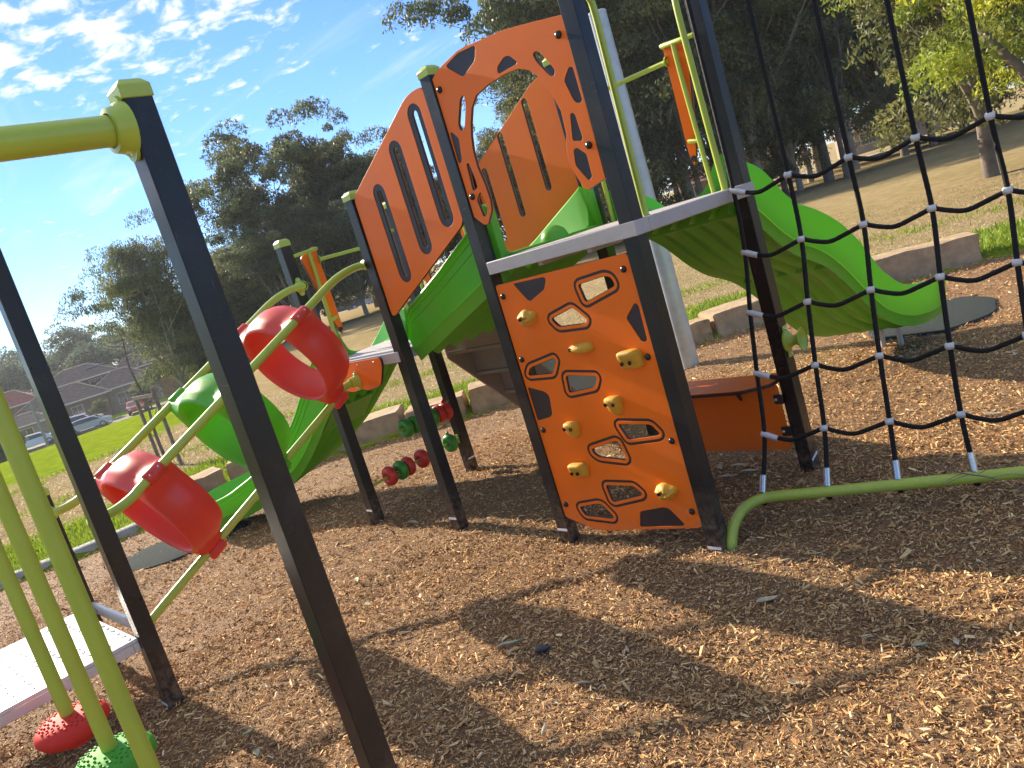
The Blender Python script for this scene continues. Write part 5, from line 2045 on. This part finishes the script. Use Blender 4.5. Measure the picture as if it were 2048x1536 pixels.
for c, off, z, w, h, sy in (((-107.2, 27.6), -2.2, -.1, 1.4, 1.0, 7), ((-107.2, 27.6), 2.0, -.1, 1.4, 1.0, 7), ((-104.6, 33.6), 0.6, -.8, 1.4, 1.2, 5.5),
                            ((-103.5, 24.0), -2.6, -2.6, 1.6, 1.3, 8), ((-103.5, 24.0), 1.6, -2.6, 1.2, 1.3, 8), ((-101.5, 30.6), 0.0, -2.7, 1.8, 1.3, 7.5)):
    window(hb, c, 0, AX, off, -1, z, w, h, sy)
MB().box((-105.05, 29.2, 1.72), (0.9, 2.2, 0.08), 0, axes=(V(.87, -.1, .47).normalized(), V(.11, .99, 0).normalized(), V(-.47, .05, .87).normalized())).build('solar_panel', M['solar'], hb, smooth=10)

hr = thing('red_roof_house', 'house with a dull red tiled roof half hidden at the far left edge', 'house', (-117, 20.5, -4))
block(hr, (-117, 20.5), 9, 8, ZG, 0.05, M['brick'], AX)
hip_roof(hr, (-117, 20.5), 9, 8, 0.05, 1.9, 3.5, M['tile_red'], .6, AX)
window(hr, (-117, 20.5), 0, AX, 0, -1, -1.2, 1.6, 1.2, 8)

hl = thing('low_house', 'small low house with a pale shed roof left of the tall leaning post', 'house', (-100, 19.5, -4))
block(hl, (-100, 18.8), 5.0, 5, ZG, -2.1, M['brick_pale'], AX)
hip_roof(hl, (-100, 18.8), 5.0, 5, -2.1, 1.1, 1.5, M['tile_cap'], .5, AX)
window(hl, (-100, 18.8), 0, AX, 0, -1, -3.0, 1.4, 1.0, 5)

h3 = thing('brick_house', 'brick house with a white verandah behind the trunks of the broad lone gum', 'house', (-66, 27, -2))
block(h3, (-67, 27.5), 9, 7, -2.5, 1.0, M['brick'], AX)
hip_roof(h3, (-67, 27.5), 9, 7, 1.0, 1.8, 3, M['tile_red'], .6, AX)
for u in (-2.5, 1.0):
    window(h3, (-67, 27.5), 0, AX, u, -1, 0.0, 1.5, 1.1, 7)
block(h3, (-63.6, 25.4), 5, 1.6, -0.6, -0.45, M['trim'], AX, 'verandah_roof')

h4 = thing('far_house', 'low house with a grey roof glimpsed between the trunks behind the net', 'house', (-24, 78, 0))
block(h4, (-24, 78), 10, 7, -0.2, 2.0, M['brick_pale'], R(30))
hip_roof(h4, (-24, 78), 10, 7, 2.0, 1.7, 4, M['tile_cap'], .6, R(30))
for u in (-3, 0, 3):
    window(h4, (-24, 78), 0, R(30), u, -1, 1.0, 1.4, 1.0, 7)

h5 = thing('far_red_house', 'house with a red-brown roof glimpsed low between the trunks above the wave slide', 'house', (-40, 74, 0))
block(h5, (-40, 74), 10, 7, -0.2, 1.8, M['brick'], R(30))
hip_roof(h5, (-40, 74), 10, 7, 1.8, 1.7, 4, M['tile_red'], .6, R(30))
for u in (-3, 0, 3):
    window(h5, (-40, 74), 0, R(30), u, -1, .9, 1.4, 1.0, 7)

# pale paths
def strip(name, pts, w, z, mat, label):
    P = smooth_path([(x, y, 0) for x, y in pts], 8)
    l_, r_ = [], []
    for i, p in enumerate(P):
        d = (P[min(i + 1, len(P) - 1)] - P[max(0, i - 1)]).normalized()
        s = V(-d.y, d.x, 0) * w / 2
        for arr, q in ((l_, p + s), (r_, p - s)):
            arr.append(V(q.x, q.y, float(terrain(q.x, q.y)) + z))
    m = MB()
    n = len(P)
    m.add(l_ + r_, [(i, i + 1, n + i + 1, n + i) for i in range(n - 1)])
    o = m.build(name, mat, None, smooth=60)
    tag(o, kind='structure')


strip('path', [(-45, 60), (-28, 56), (-14, 52.5), (-2, 49), (12, 44), (30, 40)], 1.8, 0.07, M['conc'], '')
strip('road', [(-92, -40), (-90, 0), (-88, 18), (-86, 30), (-84, 60)], 7.0, 0.08, M['asphalt'], '')

# ------------------------------------------------------------------ cars
M['tyre'] = material('tyre', (0.018, 0.018, 0.018), 0.8)
M['chrome'] = material('wheel_rim', (0.5, 0.5, 0.5), 0.3, 0.8)
M['lamp_r'] = material('tail_lamp', (0.35, 0.01, 0.01), 0.2)
M['lamp_w'] = material('headlamp', (0.7, 0.7, 0.7), 0.15)


def car(x, y, rot, kind_, paint, label, name='parked_car'):
    z = float(terrain(x, y)) + 0.09
    t = thing(name, label, 'car', (x, y, z), 'cars parked beyond the field')
    L_, W, H = (4.5, 1.8, 1.42) if kind_ == 'hatch' else (4.7, 1.86, 1.76)
    if kind_ == 'hatch':
        pr_ = [(-2.2, .34), (-2.23, .62), (-2.1, .88), (-1.5, .95), (-.85, 1.36), (.55, 1.42), (1.6, 1.30), (2.12, .98), (2.22, .60), (2.2, .34)]
        gl = [(-1.30, .98), (-.78, 1.32), (.55, 1.37), (1.45, 1.26), (1.95, .99)]
    else:
        pr_ = [(-2.3, .42), (-2.34, .80), (-2.2, 1.05), (-1.25, 1.12), (-.7, 1.66), (.9, 1.76), (2.05, 1.70), (2.28, 1.10), (2.32, .70), (2.3, .42)]
        gl = [(-1.05, 1.15), (-.62, 1.60), (.9, 1.69), (1.95, 1.62), (2.12, 1.14)]
    rm = Matrix.Translation((x, y, z)) @ Matrix.Rotation(rot, 4, 'Z')

    def P(a, b, c):
        return rm @ V(a, b, c)
    m = MB()
    o2 = round_poly(pr_, .12, 3)
    rings = []
    for s, k in ((-1, .90), (-.94, .98), (-.8, 1.0), (.8, 1.0), (.94, .98), (1, .90)):
        rings.append([P(a * (0.985 if abs(s) > .97 else 1), s * W / 2 * (1 - .13 * max(0, (c - .95)) / .5), .34 + (c - .34) * (1 - .02 * (1 - k))) for a, c in o2])
    m.loft(rings)
    m.build('body', paint, t, smooth=40)
    g2 = round_poly(gl, .05, 2)
    g = MB()
    for s in (-1, 1):
        ring = [P(a, s * (W / 2 * (1 - .13 * max(0, (c - .95)) / .5) + .004), c) for a, c in g2]
        g.loft([ring, [q + (P(0, s, 0) - P(0, 0, 0)) * .006 for q in ring]])
    g.build('side_window', M['glass'], t, smooth=20)
    ws_ = MB()
    a0, a1 = pr_[3], pr_[4]
    b0, b1 = pr_[6], pr_[7]
    for (p, q), e in (((a0, a1), -.015), ((b0, b1), .015)):
        u0, u1 = .12, .9
        pa = (p[0] + (q[0] - p[0]) * u0 + e, p[1] + (q[1] - p[1]) * u0 + .012)
        pb = (p[0] + (q[0] - p[0]) * u1 + e, p[1] + (q[1] - p[1]) * u1 + .012)
        ws_.loft([[P(pa[0], -W * .41, pa[1]), P(pa[0], W * .41, pa[1]), P(pb[0], W * .37, pb[1]), P(pb[0], -W * .37, pb[1])],
                  [P(pa[0], -W * .41, pa[1] - .02), P(pa[0], W * .41, pa[1] - .02), P(pb[0], W * .37, pb[1] - .02), P(pb[0], -W * .37, pb[1] - .02)]])
    ws_.build('windscreen', M['glass'], t, smooth=20)
    for sx in (-1.38, 1.38):
        for s in (-1, 1):
            ax = (rm.to_3x3() @ V(0, s, 0))
            w = MB().lathe(P(sx, s * (W / 2 - .2), .33), ax, [(0, .1), (0, .30), (.03, .33), (.18, .33), (.21, .30), (.215, .2)], 18).build('wheel', M['tyre'], t, smooth=50)
            MB().lathe(P(sx, s * (W / 2 + .012), .33), ax, [(0, .20), (.012, .19), (.016, 0)], 14).build('rim', M['chrome'], w, smooth=50)
    for s in (-1, 1):
        MB().box(P(-L_ / 2 + .06, s * W * .36, .70), (.10, .30, .14), .02, axes=(rm.to_3x3() @ V(1, 0, 0), rm.to_3x3() @ V(0, 1, 0), V(0, 0, 1))).build('headlight', M['lamp_w'], t)
        MB().box(P(L_ / 2 - .08, s * W * .40, .92), (.08, .18, .26), .02, axes=(rm.to_3x3() @ V(1, 0, 0), rm.to_3x3() @ V(0, 1, 0), V(0, 0, 1))).build('tail_light', M['lamp_r'], t)
    return t


def paint(n, c):
    return material(n, c, 0.25, coat=0.6, spec=0.5)


WHITE_P, RED_P, GREY_P, BLUE_P = paint('white_paint', (.72, .73, .75)), paint('red_paint', (.50, .11, .045)), paint('silver_paint', (.42, .45, .48)), paint('dark_blue_paint', (.03, .04, .07))
car(-88.6, 21.0, R(68 + 180), 'suv', WHITE_P, 'white off-road wagon parked in front of the brown house')
car(-84.6, 20.6, R(68 + 180), 'hatch', GREY_P, 'pale blue-silver car in front of the white wagon, half below the grass')
car(-86.8, 26.3, R(160), 'hatch', RED_P, 'small orange-red car seen end-on, parked right of the white wagon')
car(-88.0, 16.3, R(68 + 180), 'hatch', WHITE_P, 'white car mostly hidden behind the leaning black post at the left')
car(-75.2, 47.5, R(60), 'hatch', BLUE_P, 'dark blue car parked left among the tree trunks')
car(-74.2, 49.6, R(60), 'hatch', GREY_P, 'silver car parked in the middle among the tree trunks')
car(-73.2, 51.8, R(60), 'hatch', WHITE_P, 'white car parked right among the tree trunks')

# ------------------------------------------------------------------ staked sapling on the grass
M['wood'] = material('weathered_stake', (0.20, 0.155, 0.115), 0.9, var=0.3, vscale=8, bump=0.5, bscale=60)
sx, sy = -6.83, 1.0
sap = thing('staked_sapling', 'bare young tree tied between two wooden stakes with a crossbar on the dry grass', 'sapling', (sx, sy, 0))
u = V(1, 0, 0)
for s, h in ((-0.40, 1.16), (0.40, 1.20)):
    c = V(sx, sy, 0) + u * s
    MB().box((c.x, c.y, h / 2 - .1), (.045, .045, h + .2), .004, axes=(u, V(-u.y, u.x, 0), V(0, 0, 1))).build('stake', M['wood'], sap)
MB().box((sx, sy - .03, 1.10), (.88, .02, .055), .004, axes=(u, V(-u.y, u.x, 0), V(0, 0, 1))).build('crossbar', M['wood'], sap)
rng = random.Random(5)
tw = MB()
b0 = V(sx - .26, sy + .05, 0)
trunk_pts = smooth_path([b0, b0 + V(.02, -.02, .5), b0 + V(.0, .03, 1.0), b0 + V(-.04, .0, 1.55), b0 + V(.02, .03, 1.95)], 4)
tw.tube(trunk_pts, .025, 7, False, taper=[.028 - .022 * i / len(trunk_pts) for i in range(len(trunk_pts))])
MB_T = tw.build('trunk', M['bark'], sap, smooth=60)
for k in range(12):
    p = trunk_pts[rng.randint(4, len(trunk_pts) - 1)]
    a = rng.uniform(0, 2 * math.pi)
    d = V(math.cos(a), math.sin(a), rng.uniform(.1, .8)).normalized() * rng.uniform(.2, .5)
    MB().tube(smooth_path([p, p + d * .5 + V(0, 0, -.02), p + d + V(0, 0, .06)], 3), .006, 5, False, taper=[.007 - .0008 * i for i in range(7)]).build('twig', M['bark'], sap, smooth=60)

# thin road-side poles at the far left
M['polemat'] = material('grey_road_post', (.30, .29, .27), .8)
for x, y, lab in ((-33.5, 5.4, 'thin grey post on the green grass below the bushes at the far left'), (-45.0, 19.6, 'slim pale street-light pole behind the green ring')):
    zt = float(terrain(x, y))
    t = thing('street_pole', lab, 'post', (x, y, zt), 'slim poles along the road')
    MB().tube([(x, y, zt - .3), (x, y, zt + (2.1 if x > -40 else 5.5))], .06, 8).build('shaft', M['polemat'], t, smooth=60)

# ------------------------------------------------------------------ litter on the bark
M['leaf_dry'] = material('dry_gum_leaf', (.55, .47, .32), .65, var=.2, vscale=40, trans=.15)
M['leaf_green'] = material('grey_green_leaf', (.46, .47, .30), .6, var=.2, vscale=40, trans=.15)
M['pod'] = material('dark_seed_pod', (.035, .035, .045), .35, var=.3, vscale=60)


def litter(x, y, L_, rot, mat, label, curl=.12, wide=.18):
    mat = M[mat]
    z = float(bark_height(np.array(x), np.array(y))) + 0.022
    t = thing('fallen_leaf', label, 'leaf', (x, y, z), 'gum leaves fallen on the bark')
    n = 9
    a, b, c = [], [], []
    for i in range(n):
        u_ = i / (n - 1)
        w = math.sin(math.pi * u_ ** .8) * L_ * wide * .62 + .0008
        px = (u_ - .5) * L_
        py = math.sin(u_ * 2.6) * L_ * curl
        pz = math.sin(u_ * 5 + rot) * L_ * .05
        for arr, o_, dz in ((a, w, .006), (b, 0, 0), (c, -w, .008)):
            q = Matrix.Rotation(rot, 3, 'Z') @ V(px, py + o_, 0)
            arr.append(V(x + q.x, y + q.y, z + pz + dz))
    m = MB()
    vs = a + b + c + [p - V(0, 0, .0008) for p in a + b + c]
    fs = []
    for i in range(n - 1):
        fs += [(i, i + 1, n + i + 1, n + i), (n + i, n + i + 1, 2 * n + i + 1, 2 * n + i)]
    k = 3 * n
    fs += [tuple(k + i for i in reversed(f)) for f in fs]
    m.add(vs, fs)
    m.build('blade', mat, t, smooth=60)


LIT = [
    (2.567, -1.052, .125, .95, 'leaf_green', 'long pale curved leaf lying just left of the dark seed pod', .12, .17),
    (3.072, -1.148, .085, .70, 'leaf_dry', 'thin dry leaf lying right of and below the dark seed pod', .10, .12),
    (0.908, -.796, .075, -.4, 'leaf_green', 'pale leaf right of the tall front post, nearest the two dark posts', .05, .35),
    (1.279, -.972, .060, .2, 'leaf_green', 'short pale leaf just below the leaf nearest the two dark posts', .05, .4),
    (1.856, -1.128, .075, .75, 'leaf_dry', 'small straight leaf close to the right side of the tall front post', .05, .2),
    (1.073, -1.446, .075, -.2, 'leaf_dry', 'curled brown leaf left of the middle of the tall front post', .25, .2),
    (1.305, -1.60, .05, .9, 'leaf_green', 'tiny pale leaf left of the tall front post, below the curled brown leaf', .05, .35),
    (1.786, -1.955, .065, 1.6, 'leaf_green', 'pale green leaf in the shade near the bottom edge, left of the tall front post', .05, .32),
    (1.965, -2.014, .06, -.3, 'leaf_green', 'pale leaf lowest of all, below the pale green leaf at the bottom edge', .05, .35),
    (1.213, -1.887, .045, .9, 'leaf_green', 'tiny leaf right of the black post of the silver platform', .05, .4),
    (3.47, -.402, .11, .95, 'leaf_dry', 'broad brown leaf lying in the bark below the lime ground bar', .08, .30),
    (4.12, -.566, .06, .8, 'leaf_green', 'grey-green leaf in the bark at the lower right', .05, .3),
    (3.76, 1.70, .13, .75, 'leaf_dry', 'pale curled bark strip right of the last net rope', .05, .25),
    (2.446, .992, .12, 1.9, 'leaf_dry', 'curved dry leaf under the orange counter, leftmost of the cluster', .28, .18),
    (2.668, .915, .13, .45, 'leaf_dry', 'pale dry leaf under the orange counter, rightmost of the cluster', .12, .22),
    (2.558, .995, .13, .5, 'leaf_dry', 'pale dry leaf under the orange counter, topmost of the cluster', .14, .22),
    (2.559, .84, .12, .6, 'leaf_dry', 'wide dry leaf under the orange counter, lowest of the cluster', .10, .30),
    (-.47, -.138, .17, 1.0, 'leaf_dry', 'long pale leaf in the shade left of the front bead post', .10, .14),
    (.427, .003, .15, .1, 'leaf_dry', 'dry brown leaf on the bark between the two dark bead posts', .15, .2),
    (-.047, .62, .16, 1.2, 'leaf_green', 'pale green leaf in the bark behind the lower row of beads', .10, .3),
    (1.443, 5.262, .14, .6, 'leaf_dry', 'pale leaf far back on the bark by the wave slide foot', .1, .2),
]
for a in LIT:
    litter(*a)
z = float(bark_height(np.array(2.745), np.array(-1.026))) + 0.024
sdp = thing('seed_pod', 'small dark oval seed pod lying on the bark in the foreground', 'seed pod', (2.745, -1.026, z))
MB().lathe((2.745, -1.026, z), (.74, .66, .12), [(-.036, 0), (-.034, .007), (-.026, .0125), (-.008, .0155), (.012, .015), (.026, .011), (.033, .006), (.036, 0)], 16).build('husk', M['pod'], sdp, smooth=70)
MB().lathe((2.7716, -1.0022, z + .0043), (.74, .66, .12), [(-.006, .006), (.004, .0075), (.008, .004), (.009, 0)], 12).build('stalk_end', M['bark'], sdp, smooth=70)
tg = thing('dead_twig', 'thin forked dead twig resting over the lime ground bar below the net', 'twig', (3.98, .56, .145))
m = MB()
rng = random.Random(8)
p0 = V(3.80, .62, .160)
mainp = smooth_path([p0, V(3.95, .565, .146), V(4.10, .52, .135), V(4.28, .42, .07), V(4.40, .30, .03)], 5)
m.tube(mainp, .003, 6, False, taper=[.0016 + .0018 * math.sin(math.pi * min(1, (i + 2) / 14)) for i in range(len(mainp))])
for i, (dx, dy, dz) in ((5, (-.06, -.09, -.01)), (7, (.06, .10, .01)), (9, (.12, .03, .0)), (4, (-.10, .05, .01)), (12, (.05, .10, -.02)), (6, (-.10, -.05, -.03))):
    q = mainp[i]
    m.tube(smooth_path([q, q + V(dx, dy, dz) * .5 + V(.01, .01, .006), q + V(dx, dy, dz)], 4), .0014, 5, False)
m.build('stem', M['bark'], tg, smooth=70)

def scraps():
    """shreds of leaf and short twigs too small to pick apart, mixed through the bark"""
    r = np.random.default_rng(77)
    m = MB()
    n = 0
    while n < 420:
        x, y = r.uniform(-3.2, 5.2), r.uniform(-3.2, 6.0)
        if not bool(inside(np.array([x]), np.array([y]), BORDER)[0]) or not bool(view_mask(np.array([x]), np.array([y]))[0]):
            continue
        n += 1
        z = float(bark_height(np.array(x), np.array(y))) + 0.018
        a, L_ = r.uniform(0, 6.28), r.uniform(.018, .055)
        u_, v_ = V(math.cos(a), math.sin(a), r.uniform(-.25, .25)), V(-math.sin(a), math.cos(a), r.uniform(-.3, .3))
        w = L_ * r.uniform(.05, .22)
        p = V(x, y, z)
        q = [p - u_ * L_ / 2, p + v_ * w, p + u_ * L_ / 2 + V(0, 0, .004), p - v_ * w]
        m.loft([[t - V(0, 0, .0008) for t in q], q])
    tag(m.build('leaf_scraps', M['leaf_dry'], None, smooth=10), kind='stuff')


scraps()

# ------------------------------------------------------------------ thin summer air
hz = bpy.data.materials.new('thin_haze')
hz.use_nodes = True
hz.node_tree.nodes.clear()
ho = hz.node_tree.nodes.new('ShaderNodeOutputMaterial')
hv = hz.node_tree.nodes.new('ShaderNodeVolumePrincipled')
hv.inputs['Color'].default_value = (0.86, 0.92, 1.0, 1)
hv.inputs['Density'].default_value = 0.00042
hv.inputs['Anisotropy'].default_value = 0.35
hz.node_tree.links.new(hv.outputs[0], ho.inputs['Volume'])
MB().box((-60, 15, 7.5), (230, 190, 26.0)).build('haze', hz, None, smooth=10)['kind'] = 'stuff'
